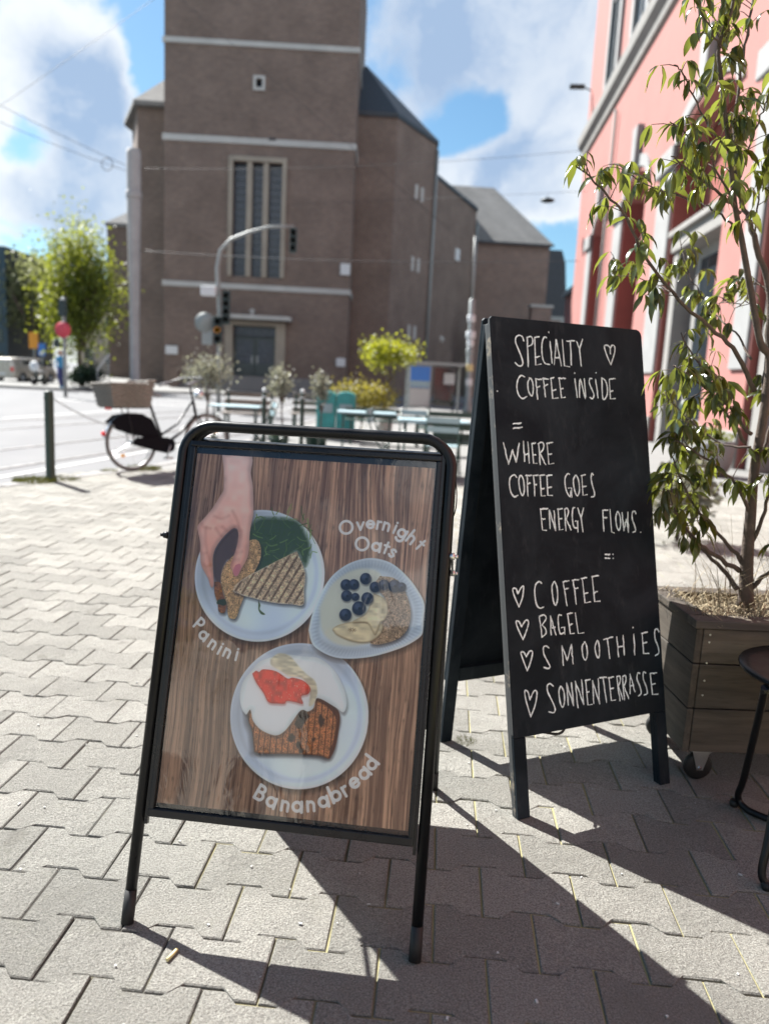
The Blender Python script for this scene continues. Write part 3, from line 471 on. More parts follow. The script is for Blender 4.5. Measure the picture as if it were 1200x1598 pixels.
# ------------------------------------------------------------------ poster stand
def poster_pixels(W_=1188, H_=1682):
    k = W_/594.
    rg = np.random.default_rng(3)
    def fnoise(h, w, sy, sx, seed):
        r_ = np.random.default_rng(seed); gy, gx = int(h/sy)+3, int(w/sx)+3
        g = r_.random((gy, gx)); y = np.arange(h)/sy; x = np.arange(w)/sx
        yi = y.astype(int); xi = x.astype(int); fy = (y-yi)[:, None]; fx = (x-xi)[None]
        fy = fy*fy*(3-2*fy); fx = fx*fx*(3-2*fx)
        a = g[yi][:, xi]; b_ = g[yi][:, xi+1]; c_ = g[yi+1][:, xi]; d_ = g[yi+1][:, xi+1]
        return (a*(1-fx)+b_*fx)*(1-fy)+(c_*(1-fx)+d_*fx)*fy
    Y, X = np.mgrid[0:H_, 0:W_]
    bend = (fnoise(H_, W_, 500, 300, 1)-.5)*40 + (fnoise(H_, W_, 160, 160, 2)-.5)*6
    # oak table: long vertical grain, a few boards
    def sample(freqx, seed, sy):
        r_ = np.random.default_rng(seed); g = r_.random((int(H_/sy)+3, int((W_+400)/freqx)+3))
        xx = np.clip((X+bend+150)/freqx, 0, g.shape[1]-2); xi = xx.astype(int); fx = xx-xi
        yy = Y/sy; yi = yy.astype(int); fy = yy-yi
        return (g[yi, xi]*(1-fx)+g[yi, xi+1]*fx)*(1-fy)+(g[yi+1, xi]*(1-fx)+g[yi+1, xi+1]*fx)*fy
    gr_ = .26*sample(24, 4, 900)+.40*sample(9, 5, 420)+.34*sample(4.2, 6, 200)
    pores = np.clip(sample(4.5, 7, 46)-.66, 0, 1)*2.6
    board = sample(230, 9, 5000)
    t = np.clip((gr_-.33)/.36, 0, 1)[..., None]
    img = np.array([.50, .38, .315])*(1-t)+np.array([.84, .69, .575])*t
    img = img*(1-.34*np.clip(pores, 0, 1)[..., None]); img *= (.88+.24*board)[..., None]
    img *= (.97+.06*rg.random((H_, W_)))[..., None]
    def poly_mask(pts, soft=1.2, smooth=True):
        p = np.array(catmull([tuple(q) for q in pts]+[tuple(pts[0])], 5) if smooth else pts, float)*k
        pad = soft*3+2; x0 = int(max(0, p[:, 0].min()-pad)); x1 = int(min(W_, p[:, 0].max()+pad)); y0 = int(max(0, p[:, 1].min()-pad)); y1 = int(min(H_, p[:, 1].max()+pad))
        if x1 <= x0 or y1 <= y0: return None
        yy, xx = np.mgrid[y0:y1, x0:x1]; ins = np.zeros(xx.shape, bool); dmin = np.full(xx.shape, 1e9)
        for i in range(len(p)):
            ax, ay = p[i]; bx, by = p[(i+1) % len(p)]
            if abs(by-ay) > 1e-9:
                cr = ((ay > yy) != (by > yy)) & (xx < (bx-ax)*(yy-ay)/(by-ay)+ax); ins ^= cr
            L = (bx-ax)**2+(by-ay)**2+1e-9; tt = np.clip(((xx-ax)*(bx-ax)+(yy-ay)*(by-ay))/L, 0, 1)
            dmin = np.minimum(dmin, (xx-ax-tt*(bx-ax))**2+(yy-ay-tt*(by-ay))**2)
        sd = np.sqrt(dmin)*np.where(ins, 1, -1)
        return (y0, y1, x0, x1, np.clip(.5+sd/(2*soft), 0, 1), sd)
    def comp(m_, col, alpha=1.):
        if m_ is None: return
        y0, y1, x0, x1, a, sd = m_; a = (a*alpha)[..., None]
        col = np.asarray(col, float)
        img[y0:y1, x0:x1] = img[y0:y1, x0:x1]*(1-a)+col*a
    def shifted(pts, dx, dy): return [(x+dx, y+dy) for x, y in pts]
    def nz(m_, sy, sx, seed): y0, y1, x0, x1 = m_[:4]; return fnoise(H_, W_, sy, sx, seed)[y0:y1, x0:x1]
    def ell(q):
        (ax, ay), (bx, by), (cx, cy), (dx, dy) = q; ox = (bx+dx)/2; oy = (ay+cy)/2; rx = (bx-dx)/2; ry = (cy-ay)/2
        return [(ox+rx*math.cos(a), oy+ry*math.sin(a)) for a in np.linspace(0, 2*math.pi, 40, endpoint=False)], ox, oy, rx, ry
    PD = DATA['P']
    def plate(pts, tint=(.72, .77, .86), seed=11):
        comp(poly_mask(shifted(pts, 5, 8), 14), (.13, .09, .07), .55)
        m_ = poly_mask(pts, 1.4); sd = m_[5]
        base = np.array(tint)[None, None]*(.90+.16*nz(m_, 160, 160, seed))[..., None]
        rim = np.exp(-((sd-5)/5.)**2)[..., None]; base = base+rim*.08
        well = np.clip((sd-36)/10, 0, 1)[..., None]; base = base*(1-.07*np.exp(-((sd-40)/12.)**2)[..., None])
        yy = np.linspace(-1, 1, base.shape[0])[:, None, None]; xx = np.linspace(-1, 1, base.shape[1])[None, :, None]
        base = base*(1+.05*xx+.03*yy)
        comp(m_, np.clip(base, 0, .99))
    e1, *_ = ell(PD['plate1']); e3, *_ = ell(PD['plate3'])
    plate(e3, (.90, .935, .985), 21); plate(e1, (.89, .93, .98), 22)
    # rucola
    m_ = poly_mask(PD['green'], 12); comp(m_, (.25, .34, .19), .9)
    y0, y1, x0, x1, a, sd = m_; n_ = nz(m_, 9, 22, 31)*.5+nz(m_, 26, 8, 32)*.5
    comp((y0, y1, x0, x1, a*np.clip((n_-.5)*5, 0, 1), sd), (.30, .40, .20), .75)
    def stroke(pts, w, col, alpha=1., soft=1., sm=True):
        p = np.array(catmull(pts, 4) if sm and len(pts) > 2 else pts, float)*k; w = w*k
        pad = w+4; x0 = int(max(0, p[:, 0].min()-pad)); x1 = int(min(W_, p[:, 0].max()+pad)); y0 = int(max(0, p[:, 1].min()-pad)); y1 = int(min(H_, p[:, 1].max()+pad))
        if x1 <= x0 or y1 <= y0: return
        yy, xx = np.mgrid[y0:y1, x0:x1]; dm = np.full(xx.shape, 1e9)
        for i in range(len(p)-1):
            ax, ay = p[i]; bx, by = p[i+1]; L = (bx-ax)**2+(by-ay)**2+1e-9; tt = np.clip(((xx-ax)*(bx-ax)+(yy-ay)*(by-ay))/L, 0, 1)
            dm = np.minimum(dm, (xx-ax-tt*(bx-ax))**2+(yy-ay-tt*(by-ay))**2)
        comp((y0, y1, x0, x1, np.clip(.5+(w/2-np.sqrt(dm))/(2*soft), 0, 1), None), col, alpha)
    for q in range(70):
        ox = 160+rg.random()*150; oy = 130+rg.random()*130
        if (ox-230)**2/90**2+(oy-200)**2/85**2 > 1: continue
        an = rg.random()*6.28; L = 10+rg.random()*24; pts = [(ox, oy), (ox+L*.5*math.cos(an)+rg.normal()*3, oy+L*.5*math.sin(an)+rg.normal()*3), (ox+L*math.cos(an), oy+L*math.sin(an))]
        g_ = rg.random(); stroke(pts, .8+rg.random()*2.6, (.24+.34*g_, .34+.36*g_, .18+.18*g_), .75)
    # shadow between the fingers
    comp(poly_mask(PD['gap'], 9), (.36, .26, .24), .85)
    def bread(pts, col, seed, spec=.5, edge=(.85, .80, .70), dark=(.33, .22, .13)):
        comp(poly_mask(shifted(pts, 3, 5), 9), (.12, .10, .12), .6)
        m_ = poly_mask(pts, 1.2); n1 = nz(m_, 5, 5, seed); n2_ = nz(m_, 14, 14, seed+1); n3 = nz(m_, 2.5, 2.5, seed+2)
        c_ = np.array(col)*(.66+.35*n1+.32*n2_)[..., None]
        c_ = np.where((n3 > .78)[..., None], c_*.55, c_); c_ = np.where((n1*n3 > .62)[..., None], c_*1.25, c_)
        comp(m_, np.clip(c_, 0, 1)); return m_
    bread(PD['roll'], (.88, .73, .53), 41)
    m_ = bread(PD['fill'], (.66, .43, .24), 44); comp(poly_mask(PD['herb'], 2), (.22, .28, .13), .9); comp(poly_mask(PD['stem'], 1.5), (.30, .36, .16), .9)
    m_ = bread(PD['tri'], (.92, .82, .68), 47); y0, y1, x0, x1, a, sd = m_
    yy, xx = np.mgrid[y0:y1, x0:x1]; s_ = (xx*.90+yy*.44)/k
    st = np.clip(np.sin(s_*2*math.pi/17.5)*2-.7, 0, 1)*(.6+.6*nz(m_, 12, 12, 50)); comp((y0, y1, x0, x1, a*np.clip(st, 0, 1)*np.clip(sd/8, 0, 1), sd), (.38, .28, .20), .75)
    comp((y0, y1, x0, x1, a*np.clip(1-sd/7, 0, 1)*(yy/k > 265)*(nz(m_, 4, 4, 52) > .35), sd), (.90, .87, .82), .8)
    # hand
    comp(poly_mask(shifted(PD['hand'], 4, 3), 10), (.16, .11, .10), .35)
    m_ = poly_mask(PD['hand'], 1.6); y0, y1, x0, x1, a, sd = m_; yy, xx = np.mgrid[y0:y1, x0:x1]
    tt = np.clip((yy/k-20)/300, 0, 1)[..., None]; c_ = np.array([1., .88, .85])*(1-tt)+np.array([1., .76, .67])*tt
    c_ = c_*(.84+.18*np.clip(sd/26, 0, 1))[..., None]*(.95+.1*nz(m_, 30, 30, 60))[..., None]; comp(m_, np.clip(c_, 0, 1))
    def hpx(x, y): return HP(x, y)
    for pts in PD['hl']: stroke(pts, 4.5, (.66, .38, .32), .30, 9)
    for pts in PD['hh']: stroke(pts, 11, (1., .90, .86), .4, 16)
    comp(poly_mask(PD['nail'], 1.5), (.88, .58, .62), .9)
    # bowl of oats
    plate(PD['bowl'], (.90, .945, .985), 23)
    m_ = poly_mask(PD['bowl'], 1.2); y0, y1, x0, x1, a, sd = m_; yy, xx = np.mgrid[y0:y1, x0:x1]
    rib = np.clip(1-abs(sd-30)/26, 0, 1)*(.5+.5*np.sin(np.arctan2(yy/k-360, xx/k-460)*95)); comp((y0, y1, x0, x1, a*rib, sd), (.60, .66, .73), .35)
    comp(poly_mask(PD['cream'], 8), (.90, .90, .84), .92)
    m_ = bread(PD['oats'], (.78, .67, .55), 63); y0, y1, x0, x1, a, sd = m_
    for q in range(420):
        ox = x0/k+rg.random()*(x1-x0)/k; oy = y0/k+rg.random()*(y1-y0)/k; ix, iy = int(ox*k), int(oy*k)
        if ix >= x1 or iy >= y1 or a[min(iy-y0, a.shape[0]-1), min(ix-x0, a.shape[1]-1)] < .5: continue
        an = rg.random()*6.28; L = 2+rg.random()*3; g_ = rg.random(); stroke([(ox, oy), (ox+L*math.cos(an), oy+L*math.sin(an))], 1.2+rg.random()*1.6, (.38+.45*g_, .30+.42*g_, .22+.38*g_), .8, sm=False)
    for nm, sd_ in (('banana2', 66), ('banana1', 67)):
        comp(poly_mask(shifted(PD[nm], 1, 3), 5), (.42, .34, .24), .6); m_ = poly_mask(PD[nm], 2); c_ = np.array([.98, .93, .80])*(.86+.2*nz(m_, 12, 30, sd_))[..., None]
        comp(m_, np.clip(c_, 0, 1)); y0, y1, x0, x1, a, sd = m_; comp((y0, y1, x0, x1, a*np.clip(1-sd/7, 0, 1), sd), (.66, .55, .38), .5)
    bx = sum(q[0] for q in PD['banana2'])/len(PD['banana2'])-12; by = sum(q[1] for q in PD['banana2'])/len(PD['banana2'])
    for q in range(9): an = q*.7; stroke([(bx+3*math.cos(an), by+2*math.sin(an)), (bx+10*math.cos(an), by+5*math.sin(an))], 1.2, (.42, .30, .18), .7, sm=False)
    for (x, y), r_ in zip(PD['berries'], PD['berr']):
        r_ = r_*.262; circ = lambda dx, dy, rr: [(x+dx+rr*math.cos(a_), y+dy+rr*math.sin(a_)) for a_ in np.linspace(0, 6.283, 16, endpoint=False)]
        comp(poly_mask(circ(1, 3, r_*1.05), 5), (.2, .18, .18), .5); comp(poly_mask(circ(0, 0, r_), 1.5), (.15, .17, .26)); comp(poly_mask(circ(-r_*.25, -r_*.3, r_*.5), 7), (.40, .45, .58), .7); comp(poly_mask(circ(r_*.1, r_*.05, r_*.22), 2), (.07, .08, .13), .8)
    # banana bread
    comp(poly_mask(shifted(PD['bread'], -7, 6), 15), (.20, .21, .26), .65)
    m_ = bread(PD['bread'], (.84, .56, .36), 70); y0, y1, x0, x1, a, sd = m_; yy, xx = np.mgrid[y0:y1, x0:x1]
    st = np.clip(np.sin((xx/k+4)*2*math.pi/14.3)*3-2.1, 0, 1)*(.7+.4*nz(m_, 40, 10, 71)); comp((y0, y1, x0, x1, a*np.clip(st, 0, 1), sd), (.26, .14, .09), .85)
    for q in range(260):
        ox = x0/k+rg.random()*(x1-x0)/k; oy = y0/k+rg.random()*(y1-y0)/k
        ix, iy = min(int(ox*k)-x0, a.shape[1]-1), min(int(oy*k)-y0, a.shape[0]-1)
        if a[iy, ix] > .9: stroke([(ox, oy), (ox+rg.normal(), oy+1.4)], .9+rg.random()*1.4, (.30, .17, .11), .6, sm=False)
    comp((y0, y1, x0, x1, a*np.clip(1-sd/8, 0, 1), sd), (.26, .12, .08), .75)
    for (x, y), r_ in zip(PD['blots'], PD['blotr']):
        r_ = r_*.29; comp(poly_mask([(x+r_*(.7+.6*rg.random())*math.cos(a_), y+r_*(.9+.6*rg.random())*math.sin(a_)) for a_ in np.linspace(0, 6.283, 9, endpoint=False)], 4), (.13, .085, .075), .85)
    comp(poly_mask(PD['crust'], 2), (.33, .14, .09), .85)
    comp(poly_mask(shifted(PD['yog'], 3, 6), 8), (.25, .22, .24), .45)
    m_ = poly_mask(PD['yog'], 2); y0, y1, x0, x1, a, sd = m_; c_ = np.array([.98, 1.0, 1.0])*(.90+.10*np.clip(sd/30, 0, 1)+.06*nz(m_, 40, 60, 75))[..., None]; comp(m_, np.clip(c_, 0, .98))
    m_ = poly_mask(PD['bananac'], 4); y0, y1, x0, x1, a, sd = m_; c_ = np.array([.92, .88, .77])*(.82+.3*nz(m_, 10, 26, 77))[..., None]; comp(m_, np.clip(c_, 0, 1), .92)
    comp(poly_mask(shifted(PD['straw'], 1, 4), 6), (.60, .30, .28), .5)
    m_ = poly_mask(PD['straw'], 2); y0, y1, x0, x1, a, sd = m_; c_ = np.array([1.0, .25, .14])*(.80+.3*nz(m_, 24, 18, 79))[..., None]+(np.clip(nz(m_, 7, 7, 80)-.86, 0, 1)*4)[..., None]; comp(m_, np.clip(c_, 0, 1))
    comp((y0, y1, x0, x1, a*np.clip(1-sd/6, 0, 1), sd), (.62, .07, .05), .6)
    # lettering, one rounded stroke at a time
    def arc(cx, cy, r_, a0, a1, n=14): return [(cx+r_*math.cos(R(t_)), cy+r_*math.sin(R(t_))) for t_ in np.linspace(a0, a1, n)]
    G = {'o': [arc(0, 0, .78, 0, 360, 20)], 'O': [arc(0, .15, 1.36, 0, 360, 28)], 'a': [arc(-.05, 0, .76, 0, 360, 20), [(.76, .82), (.76, -.92)]],
         'n': [[(-.6, .82), (-.6, -.92)], arc(0, .16, .6, 180, 0, 10)+[(.6, -.92)]], 'e': [[(-.74, .02), (.76, .02)], arc(0, 0, .76, 0, 318, 20)],
         'r': [[(-.35, .82), (-.35, -.92)], arc(.22, .18, .58, 172, 72, 8)], 'i': [[(0, .82), (0, -.92)], [(0, 1.5), (0, 1.52)]], 'v': [[(-.72, .85), (0, -.85), (.72, .85)]],
         'g': [arc(-.05, 0, .76, 0, 360, 20), [(.76, .82), (.76, -.9)]+arc(0, -.95, .76, 0, -150, 10)], 'h': [[(-.6, 1.9), (-.6, -.92)], arc(0, .16, .6, 180, 0, 10)+[(.6, -.92)]],
         't': [[(0, 1.6), (0, -.92)], [(-.5, .78), (.55, .78)]], 's': [[(.48, .62), (.2, .82), (-.25, .8), (-.48, .5), (-.2, .12), (.25, -.1), (.5, -.45), (.2, -.84), (-.25, -.86), (-.55, -.6)]],
         'P': [[(-.55, -.92), (-.55, 1.6)], [(-.55, 1.6), (.1, 1.6)]+arc(.1, .9, .7, 90, -90, 10)+[(-.55, .2)]],
         'B': [[(-.6, -.92), (-.6, 1.6)], [(-.6, 1.6), (.05, 1.6)]+arc(.05, 1.03, .57, 90, -90, 10)+[(-.6, .46)], [(-.6, .46), (.15, .46)]+arc(.15, -.23, .69, 90, -90, 10)+[(-.6, -.92)]],
         'b': [[(-.76, 1.9), (-.76, -.92)], arc(.05, 0, .76, 0, 360, 20)], 'd': [arc(-.05, 0, .76, 0, 360, 20), [(.76, 1.9), (.76, -.92)]]}
    for ch, x, y, an, r_ in DATA['T']:
        ca, sa = math.cos(R(an)), math.sin(R(an)); r_ = r_*.98
        for stv in G[ch]:
            q = [(x+(u*ca+v*sa)*r_, y+(u*sa-v*ca)*r_) for u, v in stv]
            stroke(q, .57*r_, (.99, .985, .98), 1., .8, sm=False)
    out = np.ones((H_, W_, 4), np.float32); out[..., :3] = np.clip(img, 0, 1); return out[::-1]
HAND_LINES = []
def make_print_mat():
    px = poster_pixels(); H_, W_ = px.shape[:2]
    im = bpy.data.images.new('table_photo_print', W_, H_); im.pixels.foreach_set(px.ravel()); im.update(); im.pack()
    m, nt, b = newmat('poster_print_ink')
    uv = nt.a('ShaderNodeUVMap', uv_map='UVMap'); t = nt.a('ShaderNodeTexImage', image=im, interpolation='Cubic', i={0: uv.outputs[0]})
    setp(nt, b, Base=t.outputs[0], Rough=.5, Spec=.3)
    return m
def cover_mat():
    m, nt, b = newmat('clear_plastic_cover'); P = nt.a('ShaderNodeTexCoord').outputs['Object']
    h = nt.math('ADD', nt.noise(P, 2.6, 2, .5, .6).outputs[0], nt.math('MULTIPLY', nt.noise(nt.vmath('MULTIPLY', P, (9, 9, 2.5)), 1.6, 3, .6, 1.2).outputs[0], .14))
    bp = nt.a('ShaderNodeBump', i={'Height': h, 'Strength': .12, 'Distance': .03})
    gl = nt.a('ShaderNodeBsdfGlossy', i={'Color': (1, 1, 1, 1), 'Roughness': .035, 'Normal': bp.outputs[0]})
    tr = nt.a('ShaderNodeBsdfTransparent', i={'Color': (.97, .97, .97, 1)})
    fr = nt.a('ShaderNodeFresnel', i={'IOR': 1.62, 'Normal': bp.outputs[0]})
    mx = nt.a('ShaderNodeMixShader', i={0: fr.outputs[0], 1: tr.outputs[0], 2: gl.outputs[0]})
    nt.l.new(mx.outputs[0], nt.n['Material Output'].inputs[0]); return m

X0, Y0, YAW, LEAN = -.2141, 1.5569, -.109, .3039
st = thing('poster_stand', 'black metal A-frame poster stand showing panini, oats and banana bread on wood', 'sandwich board', (X0, Y0, 0), YAW)
def plane_fn(yf, yt, zt):
    """maps (x along, s up the slope, n outwards) in the stand's own frame"""
    L = math.hypot(yt-yf, zt); dy, dz = (yt-yf)/L, zt/L; sg = 1 if yt > yf else -1
    return (lambda x, s, n=0.: (x, yf+dy*s - dz*n*sg, dz*s + dy*n*sg)), L
def stand_side(front):
    fn, L = plane_fn(0., .355, 1.132) if front else plane_fn(.743, .392, 1.128)
    L -= .0
    T = 1.187 if front else L
    rc = .075; hw = .334; pts = [fn(-hw, 0.02), fn(-hw, T-rc)]
    pts += [fn(-hw+rc-rc*math.cos(a), T-rc+rc*math.sin(a)) for a in np.linspace(.15, math.pi/2, 7)]
    pts += [fn(hw-rc+rc*math.cos(a), T-rc+rc*math.sin(a)) for a in np.linspace(math.pi/2, .15, 7)] + [fn(hw, T-rc), fn(hw, 0.02)]
    fr = MB().tube(pts, .0132, 14).build('tube_frame', 'black_metal', st)
    ft = lambda sx: MB().tube([fn(sx*hw, .0), fn(sx*hw, .03), fn(sx*hw, .075)], [.0145, .0148, .0138], 14).build('rubber_foot', 'rubber', fr)
    ft(-1); ft(1)
    # raised groove lip on the inner side of the tube
    for sx in (-1, 1): MB().beam(fn(sx*.3155, .225, .002), fn(sx*.3155, T-.04, .002), .0075, .012, Vector(fn(0, 0, 1))-Vector(fn(0, 0, 0))).build('tube_lip', 'black_profile', fr)
    s0, s1 = .2736, 1.1146; nrm = Vector(fn(0, 0, 1))-Vector(fn(0, 0, 0))
    bars = [((-.3055, s0-.014), (-.3055, s1+.016), .013), ((.3055, s0-.014), (.3055, s1+.016), .013), ((-.312, s0-.021), (.312, s0-.021), .020), ((-.312, s1+.023), (.312, s1+.023), .014)]
    for a_, b_, w_ in bars: MB().beam(fn(*a_, .004), fn(*b_, .004), w_, .016, nrm).build('frame_profile', 'black_profile', st, bevel=.003)
    MB().add([fn(-.305, s0-.018, -.004), fn(.305, s0-.018, -.004), fn(.305, s1+.02, -.004), fn(-.305, s1+.02, -.004)]+[fn(-.305, s0-.018, -.007), fn(.305, s0-.018, -.007), fn(.305, s1+.02, -.007), fn(-.305, s1+.02, -.007)],
             [(0, 1, 2, 3), (7, 6, 5, 4), (0, 4, 5, 1), (1, 5, 6, 2), (2, 6, 7, 3), (3, 7, 4, 0)]).build('back_panel', 'black_profile', st)
    # bolts on the outer faces
    for sx in (-1, 1):
        for sb in ((.905,) if front else (.80,)):
            p = Vector(fn(sx*(hw+.012), sb, .0)); MB().tube([p, p+Vector((sx*.012, 0, 0))], .0085, 8).tube([p+Vector((sx*.012, 0, 0)), p+Vector((sx*.02, 0, 0))], .0045, 8).build('bolt', 'chrome' if sx > 0 else 'black_metal', st)
    return fn, s0, s1
fnF, s0, s1 = stand_side(True); fnB, _, _ = stand_side(False)
for sx in (-1, 1):
    MB().beam(Vector(fnF(sx*.352, .905)), Vector(fnB(sx*.352, .80)), .004, .016).build('stay_bar', 'black_metal', st)
nx, ny = 24, 34; vs = []; uvs = []
for j in range(ny+1):
    for i in range(nx+1):
        u, v = i/nx, j/ny; vs.append(fnF(-.297+.594*u, s0+(s1-s0)*v, .0005)); uvs.append((u, v))
pr = MB().add(vs, [(j*(nx+1)+i, j*(nx+1)+i+1, (j+1)*(nx+1)+i+1, (j+1)*(nx+1)+i) for j in range(ny) for i in range(nx)]).build('poster_print', None, st)
pr.data.materials.append(make_print_mat())
ul = pr.data.uv_layers.new(name='UVMap')
for l in pr.data.loops: ul.data[l.index].uv = uvs[l.vertex_index]
pr['label'] = 'food photo poster: panini, overnight oats and bananabread on plates'
M['cover'] = cover_mat()
MB().add([fnF(-.303, s0-.016, .0035), fnF(.303, s0-.016, .0035), fnF(.303, s1+.018, .0035), fnF(-.303, s1+.018, .0035)], [(0, 1, 2, 3)]).build('clear_cover', 'cover', st)
MB().tube(catmull([fnF(.315, 1.14, -.02), fnF(.345, 1.10, -.04), fnF(.352, 1.03, -.05), fnF(.337, .98, -.06)], 5), .0016, 6).build('loose_wire', 'black_metal', st)

# ------------------------------------------------------------------ chalkboard
CX, CY, CYAW, CL = .7154, 2.2362, .4527, .2342; HW = .3037; S0, S1 = .2388, 1.5163
cb = thing('chalkboard_stand', 'tall black wooden A-frame chalkboard with white handwriting, ending in SONNENTERRASSE', 'chalkboard', (CX, CY, 0), CYAW)
m, nt, b = newmat('blackboard_paint'); co = nt.a('ShaderNodeTexCoord').outputs['Object']
sm1 = nt.noise(co, 3.2, 6, .6, .6).outputs[0]; sm2 = nt.noise(nt.vmath('MULTIPLY', co, (14, 14, 3)), 2.2, 5, .65).outputs[0]
cc = nt.mix(nt.mr(sm1, .42, .72), (.010, .0145, .0190), (.028, .036, .043)); cc = nt.mix(nt.mr(sm2, .56, .8, 0, .5), cc, (.055, .062, .068))
setp(nt, b, Base=cc, Rough=nt.mr(sm1, .3, .7, .45, .62), Spec=.07); bump(nt, b, nt.noise(co, 130, 3, .6).outputs[0], .12, .003); M['board'] = m
m, nt, b = newmat('worn_board_edge'); co = nt.a('ShaderNodeTexCoord').outputs['Object']; n_ = nt.noise(co, 9, 6, .75).outputs[0]
setp(nt, b, Base=nt.mix(nt.mr(n_, .56, .66), (.045, .048, .05), (.26, .22, .17)), Rough=.6); M['edge'] = m
def board_fn(yf, yt, zt, shx=0.):
    L = math.hypot(yt-yf, zt); dy, dz = (yt-yf)/L, zt/L; sg = 1 if yt > yf else -1
    return lambda x, s, n=0.: (x+shx*(1-s/L), yf+dy*s-dz*n*sg, dz*s+dy*n*sg)
ZT = S1*math.cos(CL); YT = S1*math.sin(CL)
for front in (True, False):
    fn = board_fn(0, YT, ZT) if front else board_fn(.545, YT+.045, ZT-.004, .030)
    rc = .022; top = S1 if front else math.hypot(.545-YT-.045, ZT-.004)
    out = [(-HW, S0), (HW, S0), (HW, top-rc)] + [(HW-rc+rc*math.cos(a), top-rc+rc*math.sin(a)) for a in (.5, 1.05)] + [(HW-rc, top), (-HW+.008, top), (-HW, top-.008)]
    bd = MB().prism(out, -.010, .0, lambda u, v, w: fn(u, v, w)).build('board_panel', 'board', cb, bevel=.0015, fix=True)
    for sx in (-1, 1):
        poly = [(sx*HW, .0), (sx*(HW-.044), .0), (sx*(HW-.044), top-.02), (sx*HW, top-.02)]
        MB().prism(poly, -.0305, -.0105, lambda u, v, w: fn(u, v, w)).build('leg', 'edge' if sx < 0 and front else 'board', cb, bevel=.002, fix=True)
        if front: MB().prism([(sx*HW, .0), (sx*(HW-.044), .0), (sx*(HW-.044), S0-.001), (sx*HW, S0-.001)], -.010, 0., lambda u, v, w: fn(u, v, w)).build('leg_facing', 'board', cb, bevel=.002, fix=True)
    MB().prism([(-HW+.045, S0), (HW-.045, S0), (HW-.045, S0+.05), (-HW+.045, S0+.05)], -.0305, -.0105, lambda u, v, w: fn(u, v, w)).build('cross_rail', 'board', cb, fix=True)
    if front: cbF = fn
    else: cbB = fn
MB().tube([(-.25, YT+.018, ZT-.009), (-.17, YT+.018, ZT-.009)], .007, 8).tube([(.17, YT+.018, ZT-.009), (.25, YT+.018, ZT-.009)], .007, 8).build('hinge', 'black_metal', cb)
MB().prism([(-HW, S0+.01), (-HW+.0001, S0+.01), (-HW+.0001, S1-.01), (-HW, S1-.01)], -.0098, -.0006, lambda u, v, w: (lambda q: (q[0]-.0008, q[1], q[2]))(cbF(u, v, w))).build('worn_edge', 'edge', cb, fix=True)
MB().tube(catmull([cbF(-.18, .235, -.03), cbF(-.05, .20, -.10), cbF(.03, .24, -.16), cbF(.07, .30, -.2)], 6), .0042, 8).build('strap', 'rubber', cb)
def ribbon(mb, pts, w, fn, n=.0006):
    p = [np.array(q, float) for q in pts]; L = len(p); ls = []; rs = []
    for i in range(L):
        t = p[min(i+1, L-1)]-p[max(i-1, 0)]; t = t/(np.linalg.norm(t)+1e-9); nn_ = np.array([-t[1], t[0]])
        ww = w*(.68+.5*random.random())/2
        if i in (0, L-1): e = t*w*.3*(-1 if i == 0 else 1); ww *= .75
        else: e = 0
        ls.append(p[i]+e+nn_*ww); rs.append(p[i]+e-nn_*ww)
    o = len(mb.v); mb.v += [fn(*q, n) for q in ls]+[fn(*q, n) for q in rs]
    for i in range(L-1): mb.f.append((o+i, o+L+i, o+L+i+1, o+i+1)); mb.sm.append(False)
for row in DATA['rows']:
    mb = MB()
    for q in row:
        q = [(x/1000, y/1000) for x, y in q]; q = catmull(q, 4) if len(q) > 3 else q
        if len(q) == 2:
            q = [tuple(np.array(q[0])*(1-t)+np.array(q[1])*t+(np.random.default_rng(int(abs(q[0][0])*1e5)+i).normal(0, .0007, 2) if 0 < i < 6 else 0)) for i, t in enumerate(np.linspace(0, 1, 7))]
        ribbon(mb, q, .0050, cbF, .0006+.00002*(len(mb.v) % 7))
    o = mb.build('handwriting', 'chalk', cb)

# ------------------------------------------------------------------ planter with tree
PX, PY, PYAW = 1.015, 2.375, R(2); PW, PD_, PZ0, PZ1 = .62, .40, .11, .535
pl = thing('wooden_planter', 'weathered brown timber planter box on castors, under the leafy young tree', 'planter', (PX, PY, 0), PYAW)
hgt = (PZ1-PZ0); rows_h = [(0, .36), (.36, .72), (.72, 1.)]
for a_, b_ in rows_h:
    z0, z1 = PZ0+hgt*a_+.002, PZ0+hgt*b_-.002; zc = (z0+z1)/2; dz = z1-z0
    for y_ in (.011, PD_-.011):
        o = MB().box((0, 0, 0), (PW-.048, .022, dz)).build('plank', 'plank', pl, bevel=.003); o.location = (PW/2, y_, zc)
    for x_ in (.011, PW-.011):
        o = MB().box((0, 0, 0), (.022, PD_, dz)).build('plank', 'plank_y', pl, bevel=.003); o.location = (x_, PD_/2, zc)
for loc, dim, mt in (((PW/2, .025, PZ1+.015), (PW+.02, .07, .028), 'plank'), ((PW/2, PD_-.025, PZ1+.015), (PW+.02, .07, .028), 'plank'), ((.025, PD_/2, PZ1+.015), (.07, PD_-.092, .028), 'plank_y'), ((PW-.025, PD_/2, PZ1+.015), (.07, PD_-.092, .028), 'plank_y')):
    o = MB().box((0, 0, 0), dim).build('rim_board', mt, pl, bevel=.004); o.location = loc
for x_, z_ in ((.045, .49), (.045, .515), (.045, .31), (.045, .36), (.045, .42)):
    MB().tube([(x_, -.002, z_), (x_, .004, z_)], .0032, 8).build('screw', 'steel', pl)
MB().box((PW/2, PD_/2, PZ0+.01), (PW-.06, PD_-.06, .02)).build('base_board', 'plank', pl)
so = []
mb = MB(); N1, N2 = 26, 18
